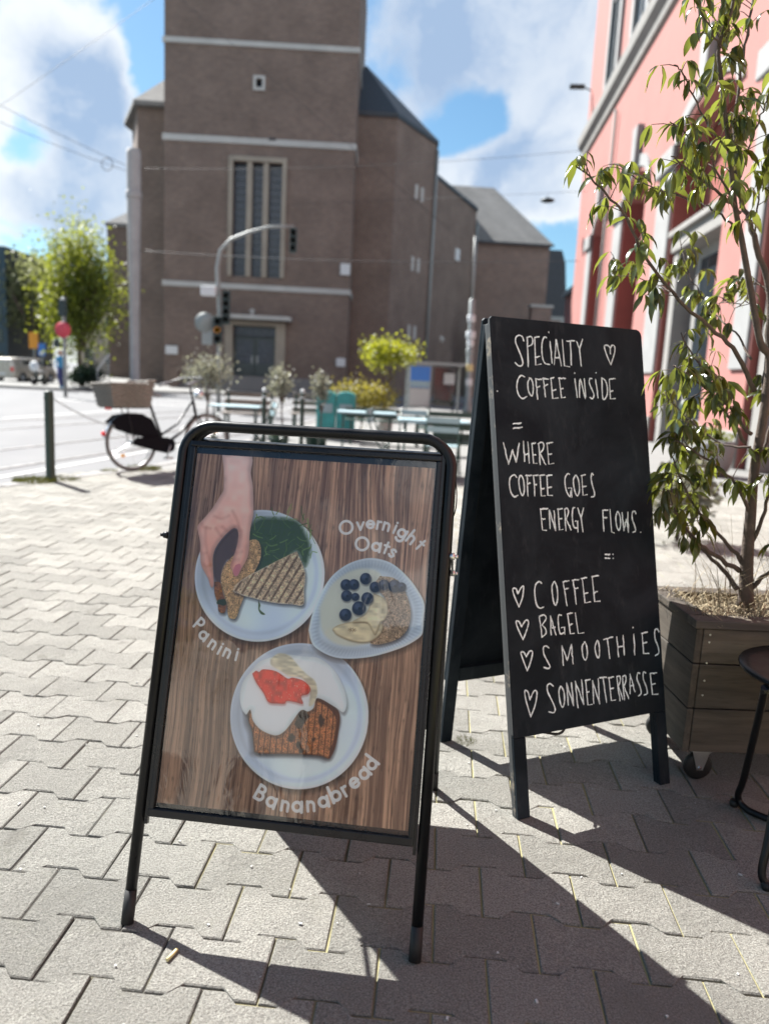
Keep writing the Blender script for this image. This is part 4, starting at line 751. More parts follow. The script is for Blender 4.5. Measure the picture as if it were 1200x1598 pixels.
for j in range(N2+1):
    for i in range(N1+1): mb.v.append((.03+(PW-.06)*i/N1, .03+(PD_-.06)*j/N2, PZ1-.012+random.uniform(0, .022)))
mb.f = [(j*(N1+1)+i, j*(N1+1)+i+1, (j+1)*(N1+1)+i+1, (j+1)*(N1+1)+i) for j in range(N2) for i in range(N1)]; mb.sm = [True]*len(mb.f)
mb.build('soil', 'soil', pl)
for cx_, cy_ in ((.075, .0+.035), (PW-.08, .035), (.06, PD_-.06), (PW-.08, PD_-.06)):
    fk = MB().box((cx_, cy_, PZ0-.004), (.06, .05, .005))
    for sy in (-.017, .017): fk.add([(cx_-.028, cy_+sy, PZ0-.006), (cx_+.03, cy_+sy, PZ0-.006), (cx_+.012, cy_+sy, .038), (cx_-.008, cy_+sy, .038), (cx_-.028, cy_+sy+.003, PZ0-.006), (cx_+.03, cy_+sy+.003, PZ0-.006), (cx_+.012, cy_+sy+.003, .038), (cx_-.008, cy_+sy+.003, .038)],
           [(0, 1, 2, 3), (7, 6, 5, 4), (0, 4, 5, 1), (1, 5, 6, 2), (2, 6, 7, 3), (3, 7, 4, 0)])
    c_ = fk.build('castor', 'steel', pl)
    MB().lathe([(.012, -.011), (.040, -.012), (.047, -.006), (.047, .006), (.040, .012), (.012, .011)], (cx_, cy_, .047), 24, 'Y').build('wheel', 'rubber', c_)
    MB().tube([(cx_, cy_-.024, .047), (cx_, cy_+.024, .047)], .006, 8).build('axle_bolt', 'chrome', c_)
# straw mulch
mb = MB()
for q in range(2600):
    x, y = random.uniform(.03, PW-.03), random.uniform(.03, PD_-.03)
    if random.random() < .5: x = .03+(PW-.1)*random.random()**2
    z = PZ1+random.uniform(0, .012); an = random.uniform(0, 6.28); L = random.uniform(.02, .07); w = random.uniform(.0006, .0013); cv = random.uniform(-1, 1); up = random.random()**3*.04; pts = []
    for t in (0, .33, .66, 1): a2_ = an+cv*t; pts.append(Vector((x+math.cos(a2_)*L*t, y+math.sin(a2_)*L*t, z+up*math.sin(t*2.4)+.004)))
    sd = Vector((-math.sin(an), math.cos(an), 0))*w; o = len(mb.v)
    for p in pts: mb.v += [tuple(p-sd), tuple(p+sd+Vector((0, 0, w)))]
    for i in range(3): mb.f.append((o+2*i, o+2*i+1, o+2*i+3, o+2*i+2)); mb.sm.append(False)
tag(mb.build('straw_mulch', 'straw'), 'dry straw scattered over the soil of the wooden planter', 'straw', kind='stuff').matrix_world = pl.matrix_basis
mb = MB()
for q in range(90):
    x, y = PX+random.uniform(.08, .5), PY+random.uniform(.06, .34); an = random.uniform(0, 6.28); L = random.uniform(.10, .34); lean = random.uniform(.02, .12); w = random.uniform(.0012, .0022); o = len(mb.v)
    for t in (0, .35, .7, 1):
        c = Vector((x+math.cos(an)*lean*t*t*2, y+math.sin(an)*lean*t*t*2, PZ1+L*t)); sd = Vector((-math.sin(an+1), math.cos(an+1), 0))*w*(1-t*.8); mb.v += [tuple(c-sd), tuple(c+sd)]
    for i in range(3): mb.f.append((o+2*i, o+2*i+1, o+2*i+3, o+2*i+2)); mb.sm.append(False)
tag(mb.build('dry_grass', 'straw'), 'thin dry grass stalks growing around the tree trunk in the planter', 'grass', kind='stuff')

tree = thing('potted_tree', 'young tree with glossy drooping leaves growing in the wooden planter', 'tree', (1.28, 2.6, PZ1))
TO = Vector((1.28, 2.6, PZ1))
def leaf_mesh(seed, L=.085, W=.027, bend=.5, fold=.25):
    rr = random.Random(seed); n = 6; vs = []; fs = []
    tw = rr.uniform(-.3, .3)
    for i in range(n+1):
        t = i/n; w = W/2*math.sin(math.pi*min(1, t**.85))*(1.05-.15*t); w = max(w, .0006)
        th = bend*t; x = L*(math.sin(th)/bend if bend else t); z = -L*((1-math.cos(th))/bend if bend else 0)
        a = tw*t
        for s_ in (-1, 0, 1): vs.append((x, s_*w*math.cos(a), z+abs(s_)*w*fold+s_*w*math.sin(a)+(.0012*math.sin(i*2.3+seed) if s_ else 0)))
    for i in range(n):
        for k in (0, 1): o = i*3+k; fs.append((o, o+1, o+4, o+3))
    return vs, fs
LM = []
for k in range(7):
    vs, fs = leaf_mesh(k, random.uniform(.066, .092), random.uniform(.019, .028), random.uniform(.5, 1.4), random.uniform(.1, .45)); LM.append((vs, fs, MB().add(vs, fs, True).mesh('leaf', 'leaf')))
leaf_list = []; stems = MB()
camp = Vector((0, 0, CAMH))
for bi, (pts, r0, r1, leafy) in enumerate(DATA['br']):
    cp = [Vector(tuple(q)) for q in catmull(pts, 5)]
    rad = [r0+(r1-r0)*(i/(len(cp)-1))**(.36 if bi == 0 else .7) for i in range(len(cp))]
    if bi > 0: cp = [p+Vector((random.gauss(0, .0022), random.gauss(0, .0022), random.gauss(0, .0022))) for p in cp]
    o = MB().tube([p-TO for p in cp], rad, 8 if bi > 1 else 12).build('trunk' if bi < 1 else 'branch', 'bark', tree)
    acc = 0
    Ls = [0.]
    for a_, b_ in zip(cp[:-1], cp[1:]): Ls.append(Ls[-1]+(b_-a_).length)
    tot = Ls[-1]; s_ = tot*leafy
    while s_ < tot:
        i = max(j for j in range(len(Ls)) if Ls[j] <= s_); i = min(i, len(cp)-2); t = (s_-Ls[i])/max(1e-6, Ls[i+1]-Ls[i]); p = cp[i].lerp(cp[i+1], t); d = (cp[i+1]-cp[i]).normalized()
        # whorl cluster on a short twig
        side = Vector((random.gauss(0, 1), random.gauss(0, 1), random.gauss(0, .6))); side = (side-d*side.dot(d)).normalized()
        tl = random.uniform(.01, .095)*(1.1-.5*(s_/tot)); tip = p+side*tl+d*tl*.6+Vector((0, 0, .01))
        stems.tube([p-TO, p.lerp(tip, .5)+Vector((0, 0, .004))-TO, tip-TO], [.0016, .0013, .001], 5)
        for q in range(random.choice((2, 3, 4, 4, 5))):
            out = Vector((random.gauss(0, 1), random.gauss(0, 1), 0)).normalized(); dr = (out*random.uniform(.35, .9)+Vector((0, 0, -random.uniform(.15, 1.2)))+side*.3).normalized()
            bs = tip+out*.004; leaf_list.append((bs, dr, out, random.uniform(.55, 1.10)))
        s_ += random.uniform(.010, .025) if p.z < 1.35 else random.uniform(.014, .034)
stems.build('twigs', 'bark', tree)['kind'] = 'stuff'
leaf_list = [l for l in leaf_list if l[0].z > PZ1+.12]
leaf_list.sort(key=lambda l: (l[0]-camp).length/l[3])
fol = MB()
def leaf_mx(bs, dr, out, sc):
    x = dr; up = Vector((0, 0, 1))+out*.6; z = (up-x*up.dot(x)).normalized(); y = z.cross(x); mx = Matrix((x, y, z)).transposed().to_4x4()
    return Matrix.Translation(bs-TO) @ mx @ Matrix.Rotation(random.uniform(-.6, .6), 4, 'X') @ Matrix.Scale(sc, 4)
vis = []
for l in leaf_list:
    d = l[0]-camp; z = d.dot(_f); u_ = d.dot(_r2)/z*FPX; v_ = d.dot(_u2)/z*FPX
    vis.append(abs(u_) < 600 and abs(v_) < 799)
order = [l for l, v in zip(leaf_list, vis) if v]+[l for l, v in zip(leaf_list, vis) if not v]
print('leaves', len(order), sum(vis))
young = M['yleaf']
ylm = []
for k in range(3): ylm.append(MB().add(LM[k][0], LM[k][1], True).mesh('young_leaf', 'yleaf'))
for q, l in enumerate(order):
    mx = leaf_mx(*l); k = q % 7
    if q < 300:
        yl = (l[0]-Vector((1.33, 2.6, 1.35))).length < .09
        o = bpy.data.objects.new('leaf', ylm[k % 3] if yl else LM[k][2]); COL.objects.link(o); o.parent = tree; o.matrix_local = mx
    else: fol.add([mx @ Vector(v) for v in LM[k][0]], LM[k][1], True)
fol.build('foliage', 'leaf', tree)['kind'] = 'stuff'

# ------------------------------------------------------------------ round metal stool
sl = thing('metal_stool', 'black round-topped metal stool with bent tube legs beside the planter, cut by the right edge', 'stool', (1.29, 2.11, 0))
MB().lathe([(.0, .489), (.222, .489), (.232, .493), (.235, .499), (.232, .504), (.2, .5005), (.0, .4995)], (0, 0, 0), 48).build('seat', 'black_metal', sl)
def stool_leg(pts): return MB().tube(catmull(pts, 5), .0105, 12).build('leg', 'black_metal', sl)
a = Vector((1.29, 2.11, 0)); V = lambda x, y, z: tuple(Vector((x, y, z))-a)
stool_leg([V(1.07, 2.02, .487), V(1.10, 2.09, .36), V(1.14, 2.20, .12), V(1.148, 2.235, .04), V(1.165, 2.215, .014), V(1.20, 2.17, .012), V(1.36, 2.03, .012), V(1.40, 2.0, .03), V(1.41, 2.0, .10), V(1.40, 2.05, .48)])
stool_leg([V(1.14, 2.0, .487), V(1.10, 1.94, .30), V(1.055, 1.87, .12), V(1.04, 1.85, .04), V(1.055, 1.842, .013), V(1.09, 1.84, .012), V(1.30, 1.83, .012), V(1.35, 1.83, .03), V(1.36, 1.86, .10), V(1.40, 2.0, .485)])
for p in (V(1.143, 2.245, .012), V(1.39, 2.0, .012), V(1.05, 1.835, .012)): MB().lathe([(.006, -.012), (.012, -.010), (.014, 0), (.011, .010)], p, 12).build('glide', 'rubber', sl)

# cigarette end, crumbs and small litter on the pavers
tag(MB().tube([(-.421, 1.478, .0065), (-.408, 1.512, .0062)], .0040, 8).build('cigarette_end', 'cig'), 'yellowish cigarette end lying on the pavers in front of the left stand leg', 'cigarette end')
mb = MB()
for q in range(330):
    x, y = random.uniform(-1.6, 2.2), random.uniform(1.1, 4.2); r_ = random.choice((.0012, .0018, .0026, .0036)); rot = random.uniform(0, 3)
    mb.box((x, y, .001+r_*.4), (r_*2*random.uniform(.6, 1.6), r_*1.4, r_*.8), rot)
tag(mb.build('grit', 'lime'), 'tiny pale grit and crumbs strewn over the pavers', 'grit', kind='stuff')
mb = MB()
def tuft(x, y, r_, n, h):
    for q in range(n):
        a_ = random.uniform(0, 6.28); d = r_*math.sqrt(random.random()); px, py = x+d*math.cos(a_), y+d*math.sin(a_); L = h*random.uniform(.4, 1); w = h*.06; o = len(mb.v); la = random.uniform(0, 6.28)
        mb.v += [(px-w, py, -.004), (px+w, py, -.004), (px+math.cos(la)*L*.6, py+math.sin(la)*L*.6, L)]; mb.f.append((o, o+1, o+2)); mb.sm.append(False)
for x, y, r_, n, h in ((.335, 2.60, .04, 200, .012), (.02, 2.93, .05, 120, .008), (.62, 1.86, .03, 40, .006), (.10, 2.95, .03, 60, .008), (-3.72, 8.1, .22, 500, .07), (-3.5, 8.35, .15, 200, .05), (-3.02, 9.55, .22, 400, .06), (-3.3, 9.15, .1, 100, .05)): tuft(x, y, r_, n, h)
tag(mb.build('joint_weeds', 'moss'), 'small weeds and moss in the paving joints and along the kerb', 'weeds', kind='stuff')
# ------------------------------------------------------------------ bicycle
BX, BY, BA = -3.08, 9.3, R(50)
bk = thing('bicycle', 'dark city bicycle with wicker basket and black skirt guard parked at the kerb', 'bicycle', (BX, BY, 0), BA)
bk.rotation_euler = (R(-3), 0, BA)
def wheel(x, nm='wheel'):
    w = MB().lathe([(.300, -.012), (.318, -.010), (.318, .010), (.300, .012), (.296, .0)], (x, 0, .345), 40, 'Y').build(nm, 'steel', bk)
    ty = MB(); ty.tube([(x+.331*math.cos(a_), 0, .345+.331*math.sin(a_)) for a_ in np.linspace(0, 2*math.pi, 40, endpoint=False)], .017, 8, closed=True); ty.build('tyre', 'tyre', w)
    sp = MB()
    for k in range(28):
        a_ = 2*math.pi*k/28; b_ = a_+(.5 if k % 2 else -.5); sy = .03*(1 if (k//2) % 2 else -1)
        sp.tube([(x+.022*math.cos(b_), sy, .345+.022*math.sin(b_)), (x+.302*math.cos(a_), 0, .345+.302*math.sin(a_))], .0013, 4, caps=False)
    sp.tube([(x, -.045, .345), (x, .045, .345)], .022, 10); sp.build('spokes', 'chrome', w)
    MB().box((x-.12, .0, .19), (.05, .012, .035)).box((x+.15, 0, .46), (.05, .012, .035)).build('reflector', 'amber', w)
# lathe ring closing: open centre, build as flat tube instead of disc
def ring_wheel(x):
    w = MB(); w.tube([(x+.306*math.cos(a_), 0, .345+.306*math.sin(a_)) for a_ in np.linspace(0, 2*math.pi, 40, endpoint=False)], .010, 8, closed=True)
    w = w.build('wheel', 'steel', bk)
    ty = MB(); ty.tube([(x+.328*math.cos(a_), 0, .345+.328*math.sin(a_)) for a_ in np.linspace(0, 2*math.pi, 40, endpoint=False)], .017, 8, closed=True); ty.build('tyre', 'tyre', w)
    sp = MB()
    for k in range(28):
        a_ = 2*math.pi*k/28; b_ = a_+(.5 if k % 2 else -.5); sy = .03*(1 if (k//2) % 2 else -1)
        sp.tube([(x+.022*math.cos(b_), sy, .345+.022*math.sin(b_)), (x+.302*math.cos(a_), 0, .345+.302*math.sin(a_))], .0013, 4, caps=False)
    sp.tube([(x, -.045, .345), (x, .045, .345)], .022, 10); sp.build('spokes', 'chrome', w)
    MB().box((x-.12, .0, .19), (.05, .012, .035)).box((x+.15, 0, .46), (.05, .012, .035)).build('reflector', 'amber', w)
    mg = MB(); pts = [(x+.36*math.cos(a_), 0, .345+.36*math.sin(a_)) for a_ in np.linspace(R(-10) if x > .5 else R(20), R(170) if x < .5 else R(140), 18)]
    for p, q in zip(pts[:-1], pts[1:]): mg.beam(p, q, .05, .003, (0, 0, 1) if abs(p[2]-q[2]) < abs(p[0]-q[0]) else (1, 0, 0))
    mg.build('mudguard', 'bike_frame' if x > .5 else 'steel', bk)
ring_wheel(0.); ring_wheel(1.10)
fr = MB(); BB = (.46, 0, .30); ST = (.30, 0, .72); HT = (.90, 0, .86); HB = (.94, 0, .68)
fr.tube([BB, ST, (.265, 0, .84)], .017, 10).tube([BB, (.70, 0, .45), HB], .02, 10).tube([(.40, 0, .42), (.66, 0, .56), HT], .014, 10).tube([HT, HB], .021, 10)
fr.tube([HT, (.868, 0, 1.0)], .014, 10)
for s_ in (-.05, .05):
    fr.tube([(0, s_, .345), (.2, s_*.8, .31), BB], .009, 8).tube([(0, s_, .345), (.32, s_*.4, .70)], .008, 8).tube([(1.10, s_, .345), (1.03, s_, .52), (.96, s_*.5, .66)], .011, 8)
fr.build('frame', 'bike_frame', bk)
hb = MB().tube([(.868, 0, 1.0), (.84, 0, 1.13)], .012, 8); hb.tube(catmull([(.62, -.29, 1.05), (.74, -.29, 1.08), (.88, -.22, 1.14), (.88, 0, 1.14), (.88, .22, 1.14), (.74, .29, 1.08), (.62, .29, 1.05)], 5), .011, 8)
h_ = hb.build('handlebar', 'bike_frame', bk)
for s_ in (-1, 1): MB().tube([(.74, s_*.29, 1.082), (.60, s_*.29, 1.045)], .018, 10).build('grip', 'saddle', h_)
MB().lathe([(.0, -.05), (.05, -.04), (.065, .02), (.06, .04), (0, .045)], (.99, 0, .93), 16, 'X').build('headlight', 'chrome', bk)
# saddle
sv = []; N = 14
for i in range(N):
    t = i/(N-1); x = .14+.29*t; w = .105*(1-t)**.8+.022; z = .93+.02*math.cos(t*3.1)
    for k in range(8): a_ = 2*math.pi*k/8; sv.append((x, w*math.cos(a_), z+.028*math.sin(a_)*(1.3-.6*t)))
MB().add(sv, [(i*8+k, i*8+(k+1) % 8, (i+1)*8+(k+1) % 8, (i+1)*8+k) for i in range(N-1) for k in range(8)]+[tuple(range(8))[::-1], tuple((N-1)*8+k for k in range(8))], True).build('saddle', 'saddle', bk)
# skirt guard, chain case, rack, basket, stand
sg = [(.10+.0, .36)]
sg = [(-.30, .60), (-.20, .675), (-.05, .70), (.12, .69), (.26, .62), (.33, .48), (.38, .36), (.30, .36), (.18, .41), (.02, .44), (-.13, .49), (-.24, .54)]
for s_ in (-1, 1): MB().prism(sg, s_*.060, s_*.066, lambda u, v, w: (u, w, v)).build('skirt_guard', 'skirt', bk, fix=True)
cc_ = [(-.03, .36), (.0, .40), (.10, .41), (.44, .40), (.54, .36), (.56, .30), (.53, .23), (.44, .20), (.30, .23), (.08, .29), (-.02, .32)]
MB().prism(cc_, -.105, -.072, lambda u, v, w: (u, w, v)).build('chain_case', 'skirt', bk, bevel=.008, fix=True)
MB().tube([BB, (.46, -.13, .30), (.40, -.135, .16)], .009, 8).box((.39, -.18, .15), (.09, .08, .022)).tube([(.46, 0, .30), (.46, .12, .30), (.52, .125, .44)], .009, 8).box((.53, .17, .45), (.09, .08, .022)).build('crank', 'steel', bk)
rk = MB()
for s_ in (-.07, .07): rk.tube([(-.26, s_, .76), (.22, s_, .76)], .007, 6).tube([(0, s_, .35), (-.08, s_, .76)], .006, 6)
rk.tube([(-.26, -.07, .76), (-.26, .07, .76)], .007, 6).tube([(.22, -.07, .76), (.22, .07, .76)], .007, 6); rk.build('rack', 'bike_frame', bk)
bs = MB(); wv, hh = 30, 9
def bsk(u, v):
    # u around the perimeter, v up
    per = [(-.36, -.21), (.20, -.21), (.20, .21), (-.36, .21)]; t = u*4; i = int(t) % 4; f_ = t-int(t); a_, b_ = per[i], per[(i+1) % 4]
    x = a_[0]+(b_[0]-a_[0])*f_; y = a_[1]+(b_[1]-a_[1])*f_; s_ = .86+.18*v; return ((x+.08)*s_-.08, y*s_, .775+.26*v+(.04*v if x > .1 else 0))
bk2 = MB(); nu = 64; nv = 11
for j in range(nv+1):
    for i in range(nu):
        p = Vector(bsk(i/nu, j/nv)); off = .011*(1 if (i//2+j) % 2 else -1); c = Vector((-.08, 0, p.z)); d = (p-c).normalized(); bk2.v.append(tuple(p+d*off))
bk2.f = [(j*nu+i, j*nu+(i+1) % nu, (j+1)*nu+(i+1) % nu, (j+1)*nu+i) for j in range(nv) for i in range(nu)]+[tuple(range(nu))]; bk2.sm = [False]*len(bk2.f)
bo = bk2.build('basket', 'wicker', bk); md = bo.modifiers.new('s', 'SOLIDIFY'); md.thickness = .014
MB().tube([bsk(i/48, 1.02) for i in range(48)], .014, 8, closed=True).build('basket_rim', 'wicker', bo)
MB().lathe([(.0, -.012), (.03, -.01), (.032, .01), (0, .014)], (-.365, 0, .46), 14, 'X').build('rear_reflector', 'lamp_red', bk)
MB().box((-.29, 0, .755), (.03, .10, .035)).build('rear_light', 'lamp_red', bk)
MB().tube([(.30, .04, .29), (.26, .19, .01)], .009, 8).build('kickstand', 'steel', bk)

# ------------------------------------------------------------------ bollards, posts
def bollard(loc, h, r_, label, group=None, white=False):
    t = thing('bollard', label, 'bollard', loc, 0, group)
    MB().lathe([(r_*1.15, 0), (r_*1.15, .03), (r_, .05), (r_, h-.03), (r_*.97, h-.012), (r_*.7, h)], (0, 0, 0), 20).build('post', 'green_bollard', t)
    MB().lathe([(r_*1.04, h-.09), (r_*1.07, h-.085), (r_*1.07, h-.065), (r_*1.04, h-.06)], (0, 0, 0), 20).build('ring', 'sign_white' if white else 'green_bollard', t)
    if white: MB().lathe([(r_*.72, h), (r_*1.05, h+.02), (r_*1.05, h+.05), (r_*.5, h+.075)], (0, 0, 0), 16).build('cap', 'sign_white', t)
    return t
bollard((-3.6, 8.212, 0), .957, .048, 'dark green bollard at the kerb, nearest the road, left of the bicycle')
bollard((-2.15, 13.33, 0), .92, .038, 'white-capped dark bollard behind the poster stand, the left one of the pair', 'white-capped bollards on the terrace edge', True)
bollard((-1.56, 13.9, 0), .92, .038, 'white-capped dark bollard behind the poster stand, the right one of the pair', 'white-capped bollards on the terrace edge', True)
ch = MB(); P0, P1 = Vector((-3.58, 8.24, .88)), Vector((-3.02, 9.6, .50)); pts = []
for i in range(25): t = i/24; p = P0.lerp(P1, t); p.z -= .10*math.sin(math.pi*t); pts.append(p)
for i in range(0, 24):
    a_, b_ = pts[i], pts[i+1]; c = (a_+b_)/2; d = (b_-a_); x = d.normalized(); y = x.cross(Vector((0, 0, 1))).normalized() if i % 2 else x.cross(x.cross(Vector((0, 0, 1)))).normalized()
    ch.tube([c+x*.036*math.cos(q)+y*.012*math.sin(q) for q in np.linspace(0, 6.283, 10, endpoint=False)], .0035, 5, closed=True)
tag(ch.build('bike_chain_lock', 'steel'), 'thin chain slung from the green bollard to the bicycle', 'chain')

# ------------------------------------------------------------------ vegetation
def crown(mb, c, rad, n, size, seed, clumps=14, droop=.2, spread=.31):
    rr = random.Random(seed); cl = []
    for q in range(clumps):
        d = Vector((rr.gauss(0, 1), rr.gauss(0, 1), rr.gauss(0, 1))).normalized()*rr.uniform(.35, .95); cl.append((Vector((d.x*rad[0], d.y*rad[1], d.z*rad[2])), rr.uniform(.6, 1.2)))
    for q in range(n):
        cc_, s_ = rr.choice(cl); d = Vector((rr.gauss(0, 1), rr.gauss(0, 1), rr.gauss(0, 1)))*spread*s_
        p = Vector(c)+cc_+Vector((d.x*rad[0], d.y*rad[1], d.z*rad[2])); a = Vector((rr.gauss(0, 1), rr.gauss(0, 1), rr.gauss(0, .7)-droop)).normalized(); b_ = a.cross(Vector((rr.gauss(0, 1), rr.gauss(0, 1), rr.gauss(0, 1)))).normalized()
        L = size*rr.uniform(.6, 1.3); w = L*.36; o = len(mb.v)
        mb.v += [tuple(p-a*L*.5), tuple(p+b_*w-a*L*.05), tuple(p+a*L*.5+Vector((0, 0, -L*.1))), tuple(p-b_*w-a*L*.05)]; mb.f.append((o, o+1, o+2, o+3)); mb.sm.append(False)
def make_tree(name, label, cat, base, h, rad, n, size, mat, seed, tr=.05, trunk_h=None, clumps=14, group=None, pot=None, limbs=7, zc=None):
    t = thing(name, label, cat, base, 0, group); rr = random.Random(seed); th = trunk_h or h-rad[2]*1.6; cz = zc or (h-rad[2])
    pts = [(0, 0, 0), (rr.gauss(0, tr*.6), rr.gauss(0, tr*.6), th*.5), (rr.gauss(0, tr), rr.gauss(0, tr), th), (rr.gauss(0, tr*2), rr.gauss(0, tr*2), cz+rad[2]*.5)]
    MB().tube(catmull(pts, 4), [tr*(1-.75*i/12) for i in range(13)], 9).build('trunk', 'bark', t)
    lm = MB()
    for q in range(limbs):
        a_ = rr.uniform(0, 6.28); e = Vector((math.cos(a_)*rad[0]*.8, math.sin(a_)*rad[1]*.8, cz+rr.uniform(-.4, .7)*rad[2])); s_ = Vector((0, 0, th*rr.uniform(.75, 1.1))); m_ = s_.lerp(e, .5)+Vector((0, 0, .1*rad[2])); lm.tube([s_, m_, e], [tr*.45, tr*.28, tr*.1], 6)
    lm.build('limbs', 'bark', t)
    cr = MB(); crown(cr, (0, 0, cz), rad, n, size, seed, clumps); cr.build('crown', mat, t)
    if pot:
        r_, ph, pm = pot; MB().lathe([(r_*.8, 0), (r_, ph), (r_*.9, ph), (r_*.85, ph-.04), (0, ph-.05)], (0, 0, 0), 20).build('pot', pm, t)
    return t
GO = 'pale olive trees in pots on the terrace'
make_tree('olive_tree', 'pale grey-green olive tree in a pot, largest of three, just right of the bicycle', 'tree', (-3.17, 13.6, 0), 1.55, (.36, .36, .36), 1500, .05, 'olive_leaf', 5, .028, .9, 14, GO, (.15, .27, 'green_paint'))
make_tree('olive_tree', 'pale olive tree in a dark green pot between the two white-capped bollards', 'tree', (-1.83, 13.3, 0), 1.35, (.27, .27, .30), 800, .05, 'olive_leaf', 6, .02, .75, 10, GO, (.13, .25, 'green_paint'))
make_tree('olive_tree', 'small pale olive tree right of the white-capped bollards, beside the teal box', 'tree', (-1.22, 13.9, 0), 1.35, (.22, .22, .28), 650, .05, 'olive_leaf', 7, .02, .75, 9, GO, (.13, .25, 'green_paint'))
make_tree('small_tree', 'bright yellow-green leafy shrub on a thin stem above the terrace railing', 'tree', (-.10, 17.8, 0), 2.22, (.58, .5, .42), 3800, .06, 'plant_bright', 8, .03, 1.2, 12, None, (.2, .35, 'concrete'))
make_tree('yellow_bush', 'rounded mustard yellow bush behind the teal box', 'bush', (-.62, 17.2, 0), 1.32, (.62, .5, .48), 2600, .06, 'bush_leaf', 9, .02, .3, 22)
make_tree('street_tree', 'tall yellow-green street tree left of the church', 'tree', (-16.4, 41.5, 0), 8.6, (1.75, 1.75, 2.8), 15000, .17, 'tree_leaf', 10, .16, 2.3, 46, zc=5.15, limbs=16)
make_tree('distant_tree', 'paler blurred tree behind the yellow-green street tree', 'tree', (-27.2, 60, 0), 8.8, (2.4, 2.4, 3.0), 7000, .28, 'tree_leaf2', 11, .2, 3, 30, zc=5.6, limbs=10)
0 and make_tree('distant_tree', 'green tree far down the side street at the foot of the pink corner', 'tree', (11.4, 46, 0), 9.6, (2.2, 2.2, 2.4), 2600, .4, 'tree_leaf', 12, .18, 4, 26, zc=7.4, limbs=8)
mb = MB(); crown(mb, (0, 0, .62), (.75, .5, .5), 2200, .14, 13, 40, 0, .3); hd_ = mb.build('hedge', 'hedge'); hd_.location = (-14.9, 38.3, .0); tag(hd_, 'clipped dark green hedge at the corner below the street tree', 'hedge')

# ------------------------------------------------------------------ terrace furniture
def bench(name, label, cat, loc, rz, L, h, back, mat, slat_n=4, group=None, seat=True):
    t = thing(name, label, cat, loc, rz, group)
    for s_ in (-1, 1):
        MB().beam((s_*L*.42, 0, 0), (s_*L*.42, -.02, h), .04, .04).beam((s_*L*.42, -.42, 0), (s_*L*.42, -.40, .45), .04, .04).beam((s_*L*.42, -.41, .43), (s_*L*.42, .0, .43), .04, .03).build('leg', 'green_paint', t)
    for k in range(slat_n):
        z = .52+(h-.55)*k/max(1, slat_n-1); o = MB().box((0, 0, 0), (L, .02, back)).build('back_slat', mat, t, bevel=.004); o.location = (0, -.01, z)
    if seat:
        for k in range(4): o = MB().box((0, 0, 0), (L, .085, .022)).build('seat_slat', mat, t, bevel=.004); o.location = (0, -.07-.1*k, .455)
    return t
GB = 'slatted benches in front of the church steps'
bench('slatted_bench', 'grey-brown slatted bench between the bicycle and the white-capped bollards', 'bench', (-2.72, 15.2, 0), R(2), 1.0, .84, .09, 'bench_wood', 3, GB)
bench('slatted_bench', 'grey-brown slatted bench partly behind the right white-capped bollard', 'bench', (-1.55, 16.2, 0), R(0), .95, .84, .09, 'bench_wood', 3, GB)
GR = 'dark green terrace benches behind the signs'
bench('green_bench', 'dark green slatted bench left of the blue tables, furthest back', 'bench', (-.1, 15.0, 0), R(3), 1.5, .66, .08, 'green_paint', 2, GR)
bench('green_bench', 'dark green slatted bench behind the pale blue tables, next to the chalkboard', 'bench', (1.35, 13.6, 0), R(3), 1.7, .72, .09, 'green_paint', 2, GR)
bench('green_bench', 'dark green slatted bench nearest the chalkboard, seen beside its left edge', 'bench', (1.15, 10.6, 0), R(2), 1.1, .70, .10, 'green_paint', 2, GR)
def table(label, loc, rz, L, W_, group):
    t = thing('folding_table', label, 'table', loc, rz, group); MB().box((0, 0, .725), (L, W_, .025)).build('tabletop', 'blue_top', t, bevel=.004)
    for s_ in (-1, 1):
        for q in (-1, 1): MB().tube([(s_*L*.40, q*W_*.42, .71), (s_*L*.40, -q*W_*.42, .0)], .012, 8).build('leg', 'green_paint', t)
GT = 'pale blue tables on the terrace'
table('pale blue topped table seen just above the poster stand, the right one', (.60, 10.6, 0), R(2), .95, .62, GT)
table('pale blue topped table seen just above the poster stand, left of its twin', (-.35, 12.0, 0), R(2), .9, .62, GT)
table('pale blue topped table on the left behind the olive pots', (-2.35, 11.9, 0), R(4), .75, .6, GT)
def chair(label, loc, rz, group):
    t = thing('folding_chair', label, 'chair', loc, rz, group)
    for k in range(4): o = MB().box((0, 0, 0), (.40, .07, .015)).build('seat_slat', 'blue_top', t); o.location = (0, -.14+.09*k, .45)
    for s_ in (-1, 1):
        MB().tube([(s_*.20, -.2, 0), (s_*.20, .1, .5), (s_*.20, .2, .84)], .010, 8).build('leg', 'green_paint', t); MB().tube([(s_*.185, .2, 0), (s_*.185, -.2, .45)], .010, 8).build('leg', 'green_paint', t)
    for z in (.66, .78): o = MB().box((0, 0, 0), (.40, .012, .07)).build('back_slat', 'blue_top', t); o.location = (0, .15+(z-.6)*.25, z)
GC = 'folding chairs at the terrace tables'
chair('folding chair with pale blue slats at the near side of the right blue table', (.70, 9.9, 0), R(172), GC)
chair('folding chair with pale blue slats at the far side of the right blue table', (.35, 11.3, 0), R(-6), GC)
chair('folding chair with pale blue slats between the two blue tables', (-.10, 11.1, 0), R(80), GC)
chair('folding chair with pale blue slats next to the dark green pots', (-1.9, 11.6, 0), R(-70), GC)
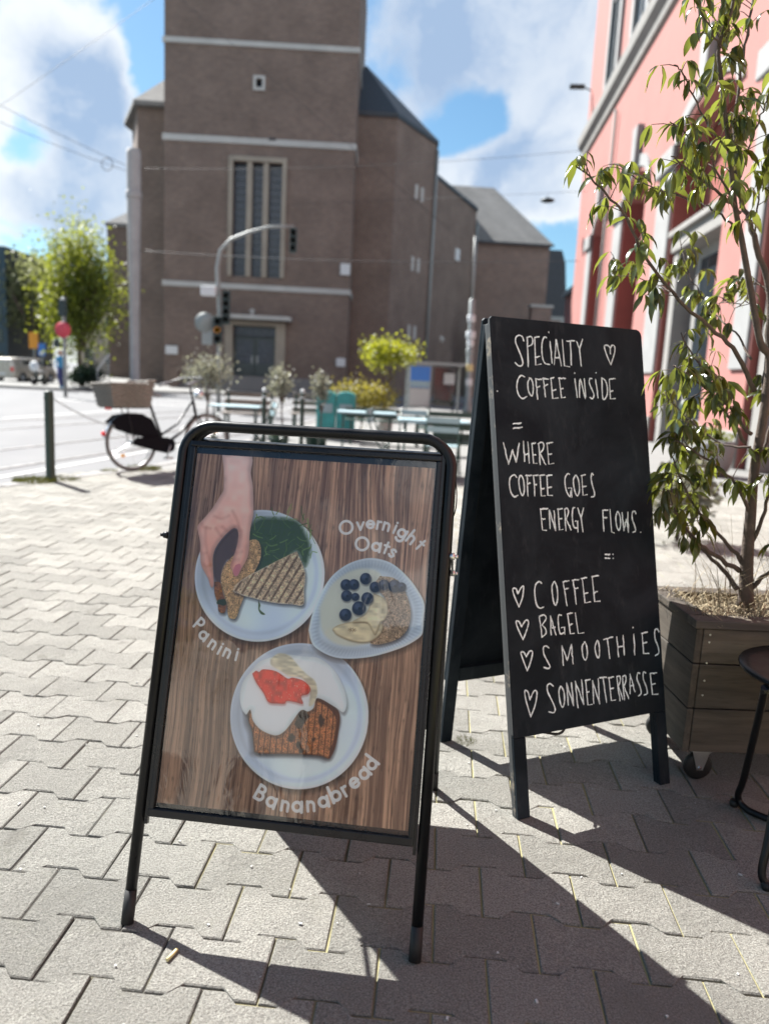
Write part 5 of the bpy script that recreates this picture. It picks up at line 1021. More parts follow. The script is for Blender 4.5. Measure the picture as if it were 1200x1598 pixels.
def pot(label, loc, r_, h, group=None):
    t = thing('plant_pot', label, 'plant pot', loc, 0, group); MB().lathe([(r_*.78, 0), (r_*.95, h*.9), (r_*1.05, h*.9), (r_*1.05, h), (r_*.92, h), (r_*.88, h-.04), (0, h-.05)], (0, 0, 0), 20).build('pot', 'green_paint', t)
    mb = MB(); crown(mb, (0, 0, h+.03), (r_*.8, r_*.8, .07), 160, .05, int(h*100), 6); mb.build('plant', 'hedge', t)['kind'] = 'stuff'
pot('squat dark green plant pot seen through the top opening of the poster stand, left', (-1.82, 12.6, 0), .12, .22)
pot('dark green plant pot seen through the top opening of the poster stand, centre', (-1.28, 13.1, 0), .13, .24)
tb = thing('teal_cabinet', 'teal two-door street cabinet with rounded top behind the terrace', 'cabinet', (-1.07, 15.6, 0), R(2))
for s_ in (-1, 1):
    pr_ = [(-.185, .05), (.185, .05), (.185, .88)]+[(.185*math.cos(q), .88+.07*math.sin(q)) for q in np.linspace(.3, 2.84, 7)]+[(-.185, .88)]
    MB().prism([(u+s_*.195, v) for u, v in pr_], -.22, .22, lambda u, v, w: (u, w, v)).build('door_half', 'teal', tb, bevel=.012, fix=True)
    MB().box((s_*.195, -.235, .62), (.26, .012, .18)).build('vent_panel', 'blue_top', tb)
MB().box((0, 0, .03), (.80, .42, .06)).build('plinth', 'concrete', tb)

# ------------------------------------------------------------------ shelter, masts, signals
sh = thing('tram_shelter', 'glazed tram shelter with a blue and white poster panel in front of the church', 'shelter', (1.65, 30, 0), R(4))
MB().box((0, 0, 1.88), (2.2, 1.2, .10)).build('roof', 'pole_grey', sh)
for x in (-1.02, -.12, 1.02): MB().box((x, .45, .92), (.07, .07, 1.84)).build('post', 'pole_grey', sh)
for x in (-.57, .45): MB().box((x, .47, 1.0), (.80, .012, 1.5)).build('pane', 'glass', sh)
ad = MB().box((-.60, -.42, 1.02), (.86, .14, 1.62)).build('poster_panel', 'pole_grey', sh, bevel=.02)
MB().box((-.60, -.497, 1.36), (.74, .008, .78)).build('blue_print', 'sign_blue', ad); MB().box((-.60, -.497, 1.10), (.74, .012, .22)).build('pale_print', 'blue_top', ad); MB().box((-.60, -.497, .60), (.74, .008, .62)).build('white_print', 'lime', ad)
MB().box((.62, .38, 1.34), (.42, .02, .42)).build('timetable', 'sign_white', sh)
MB().box((.35, .25, .45), (1.1, .3, .05)).beam((-.1, .25, 0), (-.1, .25, .43), .05, .05).beam((.8, .25, 0), (.8, .25, .43), .05, .05).build('seat', 'green_paint', sh)
mp = thing('lattice_mast', 'tall pale concrete overhead-wire mast in front of the church left wing', 'mast', (-13.1, 40, 0))
MB().lathe([(.34, -.1), (.36, .2), (.23, .3), (.25, 4), (.33, 8.6), (.34, 11.4), (.30, 11.6), (.10, 11.62)], (0, 0, 0), 14).build('shaft', 'concrete', mp)
MB().lathe([(.36, 9.3), (.38, 9.4), (.38, 9.6), (.33, 9.7)], (0, 0, 0), 14).build('collar', 'concrete', mp)
mp.scale = (1, 1, 1)
p2 = thing('sticker_pole', 'pale street pole covered in stickers left of the chalkboard', 'pole', (3.0, 30, 0)); p2.rotation_euler = (0, R(-1.5), 0)
MB().lathe([(.20, 0), (.20, .25), (.13, .4), (.125, 2.9), (.11, 3.0), (.11, 4.3), (.05, 4.35)], (0, 0, 0), 14).build('shaft', 'pole_grey', p2)
MB().tube([(0, 0, 4.3), (0, 0, 6.6)], .03, 8).build('upper_rod', 'pole_grey', p2)
for z, mt, w in ((3.62, 'sign_white', .30), (3.02, 'sign_white', .36), (2.72, 'sign_white', .27), (2.4, 'pole_grey', .29), (1.8, 'cig', .285), (1.25, 'sign_white', .28)):
    MB().lathe([(w/2-.01, z-.13), (w/2, z-.12), (w/2, z+.12), (w/2-.01, z+.13)], (0, 0, 0), 14).build('sticker', mt, p2)
tf = thing('traffic_signal', 'traffic light on a grey pole whose curved arm reaches over the road', 'traffic light', (-5.72, 26, -.1))
MB().tube([(0, 0, 0), (0, 0, 3.2), (-.10, 0, 4.6), (0, 0, 5.15), (.32, 0, 5.5), (.9, 0, 5.75), (1.55, 0, 5.95), (2.35, 0, 6.0)], [.075, .075, .068, .06, .055, .05, .045, .04], 12).build('pole', 'pole_grey', tf)
def signal_head(x, z, n=3, s_=1.):
    h = MB().box((x, -.12, z), (.26*s_, .2, .30*n*s_)).build('signal_head', 'signal_dark', tf, bevel=.02)
    for k in range(n): MB().lathe([(.0, -.235), (.085*s_, -.235), (.10*s_, -.30), (.105*s_, -.235)], (x, 0, z+(n/2-.5-k)*.28*s_), 14, 'Y').build('lens', 'amber' if (k == 1 and x < .2 and z < 3) else 'signal_dark', h)
signal_head(2.36, 5.55, 3, .85); signal_head(-.02, 2.62, 3, 1.); signal_head(.24, 3.35, 4, .9)
MB().lathe([(.0, -.02), (.33, -.02), (.33, .02), (0, .02)], (-.48, -.02, 2.85), 20, 'Y').box((-.40, -.02, 2.45), (.34, .03, .62)).build('back_board', 'pole_grey', tf)
MB().box((-.34, -.12, 3.85), (.50, .22, .32)).build('camera_box', 'sign_white', tf, bevel=.04)
s1_ = thing('sign_post', 'slim post with a signal box and a red round sign near the parked car', 'sign post', (-12.5, 30, -.1))
MB().tube([(0, 0, 0), (0, 0, 3.75)], .07, 10).build('post', 'pole_grey', s1_); MB().box((0, -.1, 3.35), (.26, .2, .62)).build('signal_box', 'signal_dark', s1_, bevel=.02); MB().lathe([(.0, -.14), (.30, -.14), (.30, -.11), (0, -.11)], (0, 0, 2.53), 24, 'Y').build('sign_disc', 'sign_red', s1_); MB().box((0, -.13, 2.53), (.40, .012, .07)).build('white_bar', 'sign_white', s1_)
MB().box((-.25, -.1, 2.02), (.16, .14, .30)).build('small_sign', 'signal_dark', s1_)
for nm, lb, x, z, w, h, mt in (('direction_sign', 'orange rectangular road sign beyond the green bollard', -20.5, 2.35, .52, .9, 'sign_orange'), ('parking_sign', 'small blue and white sign beside the orange one', -20.05, 1.85, .42, .7, 'sign_blue')):
    t = thing(nm, lb, 'road sign', (x, 45, 0)); MB().tube([(0, 0, 0), (0, 0, z+h/2)], .04, 8).build('post', 'pole_grey', t); q = MB().box((0, -.05, z), (w, .03, h)).build('plate', mt, t)
    if mt == 'sign_blue': MB().box((0, -.068, z-.2), (.26, .006, .2)).build('white_print', 'sign_white', q)
# hand rail at the side steps of the church
t = thing('stair_rail', 'sloping pale handrail beside the street tree', 'handrail', (-13.6, 37, 0)); MB().beam((-.3, 0, .92), (.28, 0, 1.7), .06, .10).build('rail', 'lime', t); MB().tube([(-.28, 0, 0), (-.28, 0, .9)], .025, 8).tube([(.26, 0, 0), (.26, 0, 1.66)], .025, 8).build('post', 'pole_grey', t)

# ------------------------------------------------------------------ car, scooter, pedestrian
cr = thing('parked_car', 'beige hatchback parked at the far left end of the street', 'car', (-21.3, 45.5, -.1), R(-12))
prof = [(-.80, .28), (-.84, .55), (-.82, .82), (-.66, 1.36), (-.58, 1.44), (.58, 1.44), (.66, 1.36), (.82, .82), (.84, .55), (.80, .28)]
body = []
secs = [(-1.95, .80, .80), (-1.85, .97, .93), (-1.2, 1., 1.), (.0, 1., 1.), (.55, 1., .985), (1.15, .99, .60), (1.85, .95, .55), (2.0, .82, .42)]
for y, sx_, sz_ in secs: body += [(x*sx_, y, .28+(z-.28)*sz_) for x, z in prof]
n = len(prof); MB().add(body, [tuple(range(n))[::-1], tuple((len(secs)-1)*n+i for i in range(n))]+[(j*n+i, j*n+(i+1) % n, (j+1)*n+(i+1) % n, (j+1)*n+i) for j in range(len(secs)-1) for i in range(n)]).build('body', 'car_paint', cr, bevel=.05, fix=True)
MB().add([(-.60, -1.93, 1.0), (.60, -1.93, 1.0), (.50, -1.80, 1.30), (-.50, -1.80, 1.30)], [(0, 1, 2, 3)]).build('rear_window', 'glass', cr)
for s_ in (-1, 1):
    MB().box((s_*.74, -.1, 1.14), (.04, 2.0, .30)).build('side_window', 'glass', cr); MB().box((s_*.66, -1.94, .78), (.16, .06, .22)).build('tail_light', 'lamp_red', cr)
    for y in (-1.25, 1.25): w = MB().lathe([(.20, -.10), (.31, -.10), (.32, 0), (.31, .10), (.20, .10)], (s_*.74, y, .31), 20, 'X').build('wheel', 'rubber', cr); MB().lathe([(.0, -.108), (.19, -.108), (.19, .108), (0, .108)], (s_*.74, y, .31), 14, 'X').build('rim', 'steel', w)
MB().box((0, -1.96, .52), (.52, .02, .12)).build('number_plate', 'sign_white', cr)
sc_ = thing('motor_scooter', 'motor scooter with a large round white front shield beside the parked car', 'scooter', (-18.2, 40.5, -.1), R(-90))
MB().add([], []).tube([(-.5, 0, .5), (0, 0, .32), (.35, 0, .35), (.5, 0, .95)], [.14, .12, .10, .05], 10).build('body', 'signal_dark', sc_)
MB().lathe([(.0, -.05), (.24, -.03), (.27, .0), (.22, .04), (0, .06)], (.55, 0, 1.02), 20, 'X').build('front_shield', 'sign_white', sc_)
for x in (-.55, .62): MB().lathe([(.10, -.06), (.22, -.055), (.235, 0), (.22, .055), (.10, .06)], (x, 0, .235), 20, 'Y').build('wheel', 'rubber', sc_)
MB().tube([(.48, -.28, 1.1), (.5, 0, 1.05), (.48, .28, 1.1)], .02, 8).build('handlebar', 'signal_dark', sc_); MB().box((-.3, 0, .76), (.6, .26, .12)).build('seat', 'saddle', sc_, bevel=.03)
def person(loc, rz):
    t = thing('person', 'person in a blue top and dark trousers walking on the far side of the road', 'person', loc, rz)
    me = bpy.data.meshes.new('body'); V_ = [(0, 0, .95), (0, 0, 1.15), (0, 0, 1.38), (0, .01, 1.47), (0, .02, 1.55), (0, .02, 1.68), (.17, 0, 1.40), (.22, -.05, 1.15), (.20, .08, .92), (-.17, 0, 1.40), (-.22, .06, 1.15), (-.22, -.10, .93), (.09, .06, .92), (.10, .16, .50), (.10, .10, .08), (.10, .26, .04), (-.09, -.04, .92), (-.10, -.08, .50), (-.10, -.30, .12), (-.10, -.18, .03)]
    E = [(0, 1), (1, 2), (2, 3), (3, 4), (4, 5), (2, 6), (6, 7), (7, 8), (2, 9), (9, 10), (10, 11), (0, 12), (12, 13), (13, 14), (14, 15), (0, 16), (16, 17), (17, 18), (18, 19)]
    rd = [.15, .13, .15, .06, .07, .09, .065, .045, .035, .065, .045, .035, .095, .065, .045, .04, .095, .065, .045, .04]
    me.from_pydata(V_, E, []); o = bpy.data.objects.new('body', me); COL.objects.link(o); o.parent = t; o.modifiers.new('skin', 'SKIN'); me.materials.append(M['shirt'])
    for i, r_ in enumerate(rd): me.skin_vertices[0].data[i].radius = (r_, r_*.8)
    me.skin_vertices[0].data[0].use_root = True; o.modifiers.new('sub', 'SUBSURF').levels = 1
    MB().lathe([(.0, 1.50), (.07, 1.53), (.092, 1.60), (.09, 1.68), (.05, 1.74), (0, 1.755)], (0, -.005, 0), 14).build('head', 'skin', t); MB().lathe([(.098, 1.62), (.10, 1.69), (.06, 1.76), (0, 1.775)], (0, .02, 0), 14).build('hair', 'hair', t)
    tr_ = MB()
    for q in (1, -1): s_ = q; pts = [(.085*q, .03*q, .96), (.10*q, (.16 if q > 0 else -.08), .50), (.10*q, (.10 if q > 0 else -.28), .12)]; tr_.tube(pts, [.115, .085, .06], 10)
    tr_.build('trousers', 'trousers', t)
person((-15.45, 36.6, 0), R(40))
# ------------------------------------------------------------------ brick church
ch_ = thing('brick_church', 'large dark brick church with a square tower, white stone bands and a tall three-light window', 'church', (-15.1, 52, 0), R(1.2))
CT = Matrix.Rotation(R(1.2), 3, 'Z')
def CL_(x, y, z):      # world to the church's own frame
    v = CT.transposed() @ (Vector((x, y, z))-Vector((-15.1, 52, 0))); return tuple(v)
TW, TD = 12.05, 13.5
def wallwith(name, mat, x0, x1, z0, z1, y, holes, depth, par):
    """wall slab with rectangular holes, built from butting blocks"""
    xs = sorted({x0, x1} | {h[0] for h in holes} | {h[1] for h in holes}); mb = MB()
    for a_, b_ in zip(xs[:-1], xs[1:]):
        cuts = sorted([(h[2], h[3]) for h in holes if h[0] <= a_ and h[1] >= b_]); z = z0
        for c0, c1 in cuts:
            if c0 > z: mb.box(((a_+b_)/2, y+depth/2, (z+c0)/2), (b_-a_, depth, c0-z))
            z = c1
        if z1 > z: mb.box(((a_+b_)/2, y+depth/2, (z+z1)/2), (b_-a_, depth, z1-z))
    return mb.build(name, mat, par)
WX0, WX1, WZ0, WZ1 = 4.12, 7.80, 7.28, 14.62
DX0, DX1, DZ1 = 4.55, 7.35, 4.15
holes = [(WX0+.28, WX1-.28, WZ0, WZ1-.3), (DX0, DX1, .9, DZ1), (5.72, 6.12, 18.72, 19.25)]
wallwith('tower_wall', 'brick', 0, TW, 0, 29, 0, holes, .8, ch_)
MB().box((.4, .8+(TD-.8)/2, 14.5), (.8, TD-.8, 29)).build('tower_wall', 'brick', ch_); MB().box((TW-.4, .8+(TD-.8)/2, 14.5), (.8, TD-.8, 29)).build('tower_wall', 'brick', ch_)
MB().box((TW/2, TD-.4, 14.5), (TW-1.6, .8, 29)).build('tower_wall', 'brick', ch_); MB().box((TW/2, TD/2, 29.1), (TW, TD, .2)).build('tower_cap', 'slate', ch_)
for z, h in ((21.2, .32), (15.55, .38), (6.62, .34)):
    e = .10; b_ = MB().box((TW/2, -e/2, z), (TW+2*e, e, h)).box((TW+e/2, TD/2, z), (e, TD, h)).box((-e/2, TD/2, z), (e, TD, h)); b_.build('stone_band', 'lime', ch_, bevel=.02)
# tall window
fr_ = [((WX0+.14, -.05, (WZ0+WZ1)/2), (.28, .35, WZ1-WZ0)), ((WX1-.14, -.05, (WZ0+WZ1)/2), (.28, .35, WZ1-WZ0)), (((WX0+WX1)/2, -.05, WZ1-.15), (WX1-WX0-.56, .35, .3))]
wf = MB().box(*fr_[0]).box(*fr_[1]).box(*fr_[2]).build('window_frame', 'tan_stone', ch_, bevel=.02)
gw = (WX1-WX0-.56); lw = gw/3
for k in (1, 2): MB().box((WX0+.28+lw*k, .10, (WZ0+WZ1-.3)/2), (.34, .45, WZ1-WZ0-.3)).build('mullion', 'tan_stone', wf, bevel=.02)
MB().box(((WX0+WX1)/2, .42, (WZ0+WZ1-.3)/2), (gw, .04, WZ1-WZ0-.3)).build('pane', 'leadglass', wf)
for k in range(16):
    z = WZ0+.44*(k+.6); MB().box(((WX0+WX1)/2, .385, z), (gw, .03, .035)).build('glazing_bar', 'signal_dark', wf)
MB().box((5.92, .5, 19.0), (.4, .04, .53)).build('pane', 'leadglass', ch_); MB().box((5.92, -.03, 19.33), (.72, .16, .16)).box((5.92, -.03, 18.64), (.72, .16, .16)).box((5.64, -.03, 18.985), (.16, .16, .53)).box((6.20, -.03, 18.985), (.16, .16, .53)).build('small_window_frame', 'lime', ch_)
# portal
MB().box((DX0-.26, -.06, (.9+DZ1)/2+.15), (.52, .3, DZ1-.9+.3)).box((DX1+.32, -.06, (.9+DZ1)/2+.15), (.64, .3, DZ1-.9+.3)).box(((DX0+DX1)/2, -.06, DZ1+.16), (DX1-DX0-.002, .3, .3)).build('door_frame', 'tan_stone', ch_, bevel=.02)
cn = MB().box(((DX0+DX1)/2+.1, -.55, DZ1+.52), (4.7, 1.1, .26)).build('canopy', 'lime', ch_, bevel=.02); MB().box(((DX0+DX1)/2-.1, -.5, DZ1+.86), (.16, .16, .42)).box(((DX0+DX1)/2-.1, -.5, DZ1+.95), (.34, .1, .1)).build('cross', 'lime', cn)
for k in range(2):
    w = (DX1-DX0)/2; x = DX0+w*(k+.5); dl = MB().box((x, .36, 2.2), (w-.03, .08, 2.55)).build('door', 'door_green', ch_); MB().box((x, .31, 2.5), (w-.4, .02, 1.5)).build('pane', 'leadglass', dl); MB().box((x+(.5-k)*(w-.35), .29, 2.0), (.05, .06, .5)).build('handle', 'steel', dl)
MB().box(((DX0+DX1)/2, .36, 3.82), (DX1-DX0-.04, .06, .6)).build('fanlight', 'leadglass', ch_)
# steps
for k in range(6): o = MB().box((0, 0, 0), (9.6-k*.0, .42+.0, .155)).build('step', 'granite', ch_, bevel=.02); o.location = (6.6, -3.2+.42*k, .0775+.15*k)
MB().box((6.6, -.36, .45), (9.6, .70, .88)).build('landing', 'granite', ch_)
for x in (1.55, 11.7): MB().box((x, -1.9, .55), (.5, 3.2, 1.1)).build('step_wall', 'brick', ch_)
# wings (world coordinates of the corners, then turned into the church's frame)
def prism_w(name, poly, z0, z1, mat): 
    mb = MB(); n = len(poly); vs = [CL_(x, y, z0) for x, y in poly]+[CL_(x, y, z1) for x, y in poly]
    mb.add(vs, [tuple(range(n))[::-1], tuple(range(n, 2*n))]+[(i, (i+1) % n, n+(i+1) % n, n+i) for i in range(n)]); return mb.build(name, mat, ch_, fix=True)
def roof_w(name, base, z0, apex, mat, eave=.35):
    cx = sum(p[0] for p in base)/len(base); cy = sum(p[1] for p in base)/len(base); b = []
    for x, y in base: d = Vector((x-cx, y-cy)); L = d.length; d = d/L; b.append((x+d.x*eave*1.3, y+d.y*eave*1.3))
    mb = MB(); n = len(b); m_ = len(apex); vs = [CL_(x, y, z0) for x, y in b]+[CL_(x, y, z0+.28) for x, y in b]+[CL_(*a_) for a_ in apex]
    fs = [tuple(range(n))[::-1]]+[(i, (i+1) % n, n+(i+1) % n, n+i) for i in range(n)]
    for i in range(n):
        j = (i+1) % n; ai = min(range(m_), key=lambda q: (Vector(b[i])-Vector(apex[q][:2])).length); aj = min(range(m_), key=lambda q: (Vector(b[j])-Vector(apex[q][:2])).length)
        fs.append((n+i, n+j, 2*n+aj) if ai == aj else (n+i, n+j, 2*n+aj, 2*n+ai))
    mb.add(vs, fs); return mb.build(name, mat, ch_, fix=True)
RW = [(-4.4, 55.9), (-.45, 56.1), (2.50, 61.7), (2.5, 67), (-4.4, 69)]
prism_w('right_wing_wall', RW, 0, 18.6, 'brick'); roof_w('right_wing_roof', RW, 18.6, [(-3.0, 61.0, 23.6), (-3.0, 67, 23.6)], 'slate', .12)
LW = [(-19.8, 60.2), (-18.0, 55.7), (-14.8, 55.9), (-14.8, 69), (-19.65, 67)]
prism_w('left_wing_wall', LW, 0, 18.35, 'brick'); roof_w('left_wing_roof', LW, 18.35, [(-15.3, 61.0, 23.4), (-15.3, 67, 23.4)], 'greyroof', .45)
RN = [(2.51, 61.9), (6.9, 73.2), (6.9, 90), (2.51, 90)]
prism_w('right_nave_wall', RN, 0, 16.4, 'brick'); roof_w('right_nave_roof', RN, 16.4, [(3.0, 72, 17.2), (3.0, 88, 17.2)], 'slate', .2)
LN = [(-21.5, 66), (-19.66, 62), (-19.66, 85), (-21.5, 85)]
prism_w('left_nave_wall', LN, 0, 15.1, 'brick'); roof_w('left_nave_roof', LN, 15.1, [(-19.7, 72, 17.0)], 'slate', .3)
LS = [(-26.0, 72), (-21.51, 72), (-21.51, 84), (-26.0, 84)]
prism_w('side_chapel_wall', LS, 0, 13.3, 'brick'); roof_w('side_chapel_roof', LS, 13.3, [(-22.4, 75, 16.4), (-22.4, 81, 16.4)], 'greyroof', .2)
LP_ = [(-22.6, 63), (-19.7, 60.6), (-19.7, 64), (-22.6, 66)]
# rain pipes and small wall fittings
MB().tube([CL_(2.60, 61.6, 0), CL_(2.60, 61.6, 18.2)], .11, 8).build('rain_pipe', 'pole_grey', ch_)
MB().tube([CL_(7.0, 73.0, 0), CL_(7.0, 73.0, 15.4)], .13, 8).build('rain_pipe', 'pole_grey', ch_)
for x, y, z, w, h in ((11.75, -.12, 8.05, .62, .72), (11.7, -.12, 2.1, .6, .55), (.55, -.12, 2.35, .8, .55)):
    MB().box((x, y, z), (w, .12, h)).build('wall_plaque', 'sign_white', ch_, bevel=.02)
q = CL_(5.0, 68.2, 11.8); MB().box(q, (.9, .2, .95), R(63)).build('wall_plaque', 'sign_white', ch_)
q = CL_(3.9, 65.4, 4.6); MB().lathe([(0, -.1), (.28, -.1), (.28, .1), (0, .1)], q, 16, 'Y').build('wall_light', 'lime', ch_)
for z in (14.6, 9.6, 4.7):
    for dx in (0, .45): q = CL_(1.1+dx, 59.02+dx*1.9, z); MB().box(q, (.36, .10, 1.0), R(58)).build('wall_slit', 'lime', ch_)

# annex, slate house, low wall
ax = thing('brick_annex', 'lower brick building with a pale grey hipped roof to the right of the church', 'building', (7.2, 74, 0), R(3))
MB().box((3.4, 6, 7), (6.75, 12, 14)).build('wall', 'brick2', ax); e = .3
MB().add([(-.0-e, -e, 13.95), (6.8+e, -e, 13.95), (6.8+e, 12.3, 13.95), (-e, 12.3, 13.95), (-2.6, 6, 20.1), (2.2, 6, 20.1)], [(3, 2, 1, 0), (0, 1, 5, 4), (1, 2, 5), (2, 3, 4, 5), (3, 0, 4)]).build('roof', 'greyroof', ax, fix=True)
MB().box((3.4, -e-.06, 13.9), (7.3, .14, .18)).build('gutter', 'slate', ax)
hs = thing('slate_house', 'dark slate-clad house between the annex and the pink building', 'building', (15.9, 90, 0))
MB().prism([(0, 0), (3.1, 0), (3.3, 11), (2.9, 14.8), (2.4, 16.2), (.5, 16.2), (0, 15)], 0, 12, lambda u, v, w: (u, w, v)).build('wall', 'slate', hs, fix=True); MB().box((1.5, -.1, 8.6), (3.4, .2, .8)).build('ledge', 'pole_grey', hs)
lw_ = thing('yard_wall', 'brick yard wall with a stone-capped pier below the annex', 'wall', (10.5, 68, 0), R(4)); MB().box((0, 0, 3.4), (7.5, .4, 6.8)).build('wall', 'brick2', lw_); MB().box((1.9, -.1, 3.9), (1.7, .9, 7.8)).build('pier', 'brick2', lw_); MB().box((1.9, -.1, 7.88), (1.95, 1.1, .2)).build('pier_cap', 'lime', lw_)
db = thing('dark_tower_block', 'dark blue office block cut by the left edge of the picture', 'building', (-32.0, 60, 0)); MB().box((0, 4, 4.7), (5.3, 8, 9.6)).build('wall', 'dark_building', db)
for k in range(5): MB().box((1.2, -.03, 1.2+k*1.75), (2.2, .05, 1.0)).build('window', 'glass', db)
for i, (x, y, w, h, lb) in enumerate(((-42, 75, 12, 9.5, 'pale plaster house far behind the parked car, left one'), (-29, 84, 9, 8.0, 'pale plaster house far behind the street tree'))):
    t = thing('distant_house', lb, 'building', (x, y, 0)); MB().box((0, 4, h/2), (w, 8, h)).build('wall', 'beige', t); MB().prism([(-w/2-.3, h), (w/2+.3, h), (0, h+3)], 0, 8, lambda u, v, w_: (u, w_, v)).build('roof', 'slate', t, fix=True)
    for a_ in range(4):
        for b_ in range(2): MB().box((-w/2+w*(a_+.5)/4, -.02, 2+b_*3.2), (1.0, .05, 1.5)).build('window', 'glass', t)

# ------------------------------------------------------------------ pink building
PB_A = math.atan2(.08, 1)       # wall runs 4.6 degrees off the viewing direction
pb = thing('pink_building', 'salmon pink townhouse with tall arched openings, white surrounds and a grey cornice', 'building', (5.0, 0, 0), -PB_A)
# own frame: y runs along the facade, x goes into the building
kf = 1/math.cos(PB_A); yy = lambda y: y*kf
ops = [(9.5, 13.5), (15.8, 19.7), (22.8, 25.6), (28.7, 31.2)]
YE, ZT_, SP = 35.6, 19.0, 6.95
out = [(yy(-3.), 0.)]
base = [(yy(-3.), 0.)]
for a_, b_ in ops:
    a_, b_ = yy(a_), yy(b_); r_ = (b_-a_)/2; base += [(a_, 0.), (a_, SP)] + [((a_+b_)/2-r_*math.cos(q), SP+min(1., r_)*.62*math.sin(q)) for q in np.linspace(.25, math.pi-.25, 9)] + [(b_, SP), (b_, 0.)]
base += [(yy(YE), 0.), (yy(YE), ZT_), (yy(-3.), ZT_)]
MB().prism(base, 0., .62, lambda u, v, w: (w, u, v)).build('facade_wall', 'pink', pb, fix=True)
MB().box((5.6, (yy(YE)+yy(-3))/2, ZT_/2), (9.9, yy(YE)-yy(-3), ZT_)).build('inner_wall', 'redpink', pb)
for i, (a_, b_) in enumerate(ops):
    a_, b_ = yy(a_), yy(b_); r_ = (b_-a_)/2
    # reddish reveal lining on the far jamb
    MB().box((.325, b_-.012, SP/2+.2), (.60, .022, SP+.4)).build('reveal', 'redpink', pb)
    # white surround on the wall face beyond the opening
    w = (.85, 1.45, 1.3, 1.1)[i]
    z0_ = 1.72
    MB().prism([(b_+.06, z0_), (b_+w, z0_), (b_+w, SP+.1), (b_+.06, SP+.1)], -.06, 0., lambda u, v, q: (q, u, v)).build('pilaster', 'white_trim', pb, bevel=.02, fix=True)
    MB().prism([(b_-.05, SP-.35), (b_+w+.12, SP-.35), (b_+w+.12, SP+.15), (b_-.05, SP+.15)], -.16, -.062, lambda u, v, q: (q, u, v)).build('capital', 'white_trim', pb, bevel=.03, fix=True)
    arc_ = [((a_+b_)/2-(r_+.38)*math.cos(q), SP+.1+(min(1., r_)*.62+.35)*math.sin(q)) for q in np.linspace(0.05, math.pi-.05, 14)]; arc2 = [((a_+b_)/2-(r_+.02)*math.cos(q), SP+.1+(min(1., r_)*.62+.02)*math.sin(q)) for q in np.linspace(.05, math.pi-.05, 14)]
    mb = MB()
    for k in range(13): mb.prism([arc_[k], arc_[k+1], arc2[k+1], arc2[k]], -.055, 0., lambda u, v, q: (q, u, v))
    mb.build('arch_moulding', 'white_trim', pb, fix=True)
    MB().prism([((a_+b_)/2-.22, SP+.75), ((a_+b_)/2+.22, SP+.75), ((a_+b_)/2+.34, SP+1.9), ((a_+b_)/2-.34, SP+1.9)], -.20, -.002, lambda u, v, q: (q, u, v)).build('keystone', 'white_trim', pb, bevel=.03, fix=True)
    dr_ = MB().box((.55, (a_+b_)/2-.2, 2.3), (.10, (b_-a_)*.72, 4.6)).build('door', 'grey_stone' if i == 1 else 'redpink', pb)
    MB().box((.49, (a_+b_)/2-.2, 2.5), (.03, (b_-a_)*.50, 3.6)).build('pane', 'glass', dr_)
    if i < 2:
        MB().box((.36, b_-.30, 2.3), (.46, .42, 4.6)).box((.34, (a_+b_)/2, 4.75), (.56, (b_-a_)-.05, .34)).box((.28, (a_+b_)/2, 5.0), (.66, (b_-a_)-.05, .14)).build('door_surround', 'grey_stone', pb, bevel=.02)
for y in (14.9, 21.9, 27.2): MB().tube([(-.12, yy(y)+1.0, .4), (-.12, yy(y)+1.0, 10.6)], .055, 8).build('downpipe', 'grey_stone', pb) if y > 27 else None
MB().prism([(0., 11.0), (-.10, 11.05), (-.14, 11.25), (-.30, 11.45), (-.34, 11.75), (0., 11.85)], yy(-3), yy(YE)+.1, lambda u, v, w: (u, w, v)).build('cornice', 'grey_stone', pb, fix=True)
zz0 = .62
MB().box((-.035, (yy(YE)+yy(14.75))/2, .32), (.066, 1, .64)).v if False else None
edges_ = [-3.]+[q for o_ in ops for q in o_]+[YE]
for a_, b_ in zip(edges_[0::2], edges_[1::2]): MB().box((-.03, (yy(a_)+yy(b_))/2, .32), (.055, yy(b_)-yy(a_)-.01, .64)).build('plinth', 'grey_stone', pb, bevel=.01)
for y0_ in (8.2, 12.4, 16.6, 20.8, 25.0, 29.4):
    a_, b_ = yy(y0_), yy(y0_+1.7); f_ = MB()
    for (c0, c1, d0, d1) in ((a_-.42, a_, 12.3, 16.6), (b_, b_+.42, 12.3, 16.6), (a_, b_, 16.2, 16.6), (a_-.5, b_+.5, 12.05, 12.298)): f_.box((-.06, (c0+c1)/2, (d0+d1)/2), (.12, c1-c0, d1-d0))
    w_ = f_.build('window', 'white_trim', pb, bevel=.015); MB().box((-.004, (a_+b_)/2, 14.25), (.03, b_-a_-.002, 3.88)).build('pane', 'glass', w_); MB().box((-.035, (a_+b_)/2, 14.25), (.04, .07, 3.88)).box((-.035, (a_+b_)/2, 15.2), (.036, b_-a_-.01, .07)).build('glazing_bar', 'white_trim', w_)
bl = MB().tube([(-.02, yy(35.2), 13.6), (-.35, yy(35.2), 13.75)], .03, 8).box((-.62, yy(35.2), 13.75), (.62, .22, .14)).build('street_lamp_bracket', 'signal_dark', pb)
nb = thing('neighbour_house', 'narrow pink and white house just beyond the pink building', 'building', (10.0, 42.0, 0), -PB_A)
MB().box((4, 4, 3.5), (8, 8, 7.0)).build('wall', 'pink', nb); MB().box((-.05, .6, 4.4), (.1, .7, 4.6)).box((-.05, 3.4, 4.4), (.1, .7, 4.6)).box((-.1, 4, 6.85), (.25, 8.1, .3)).build('trim', 'white_trim', nb)
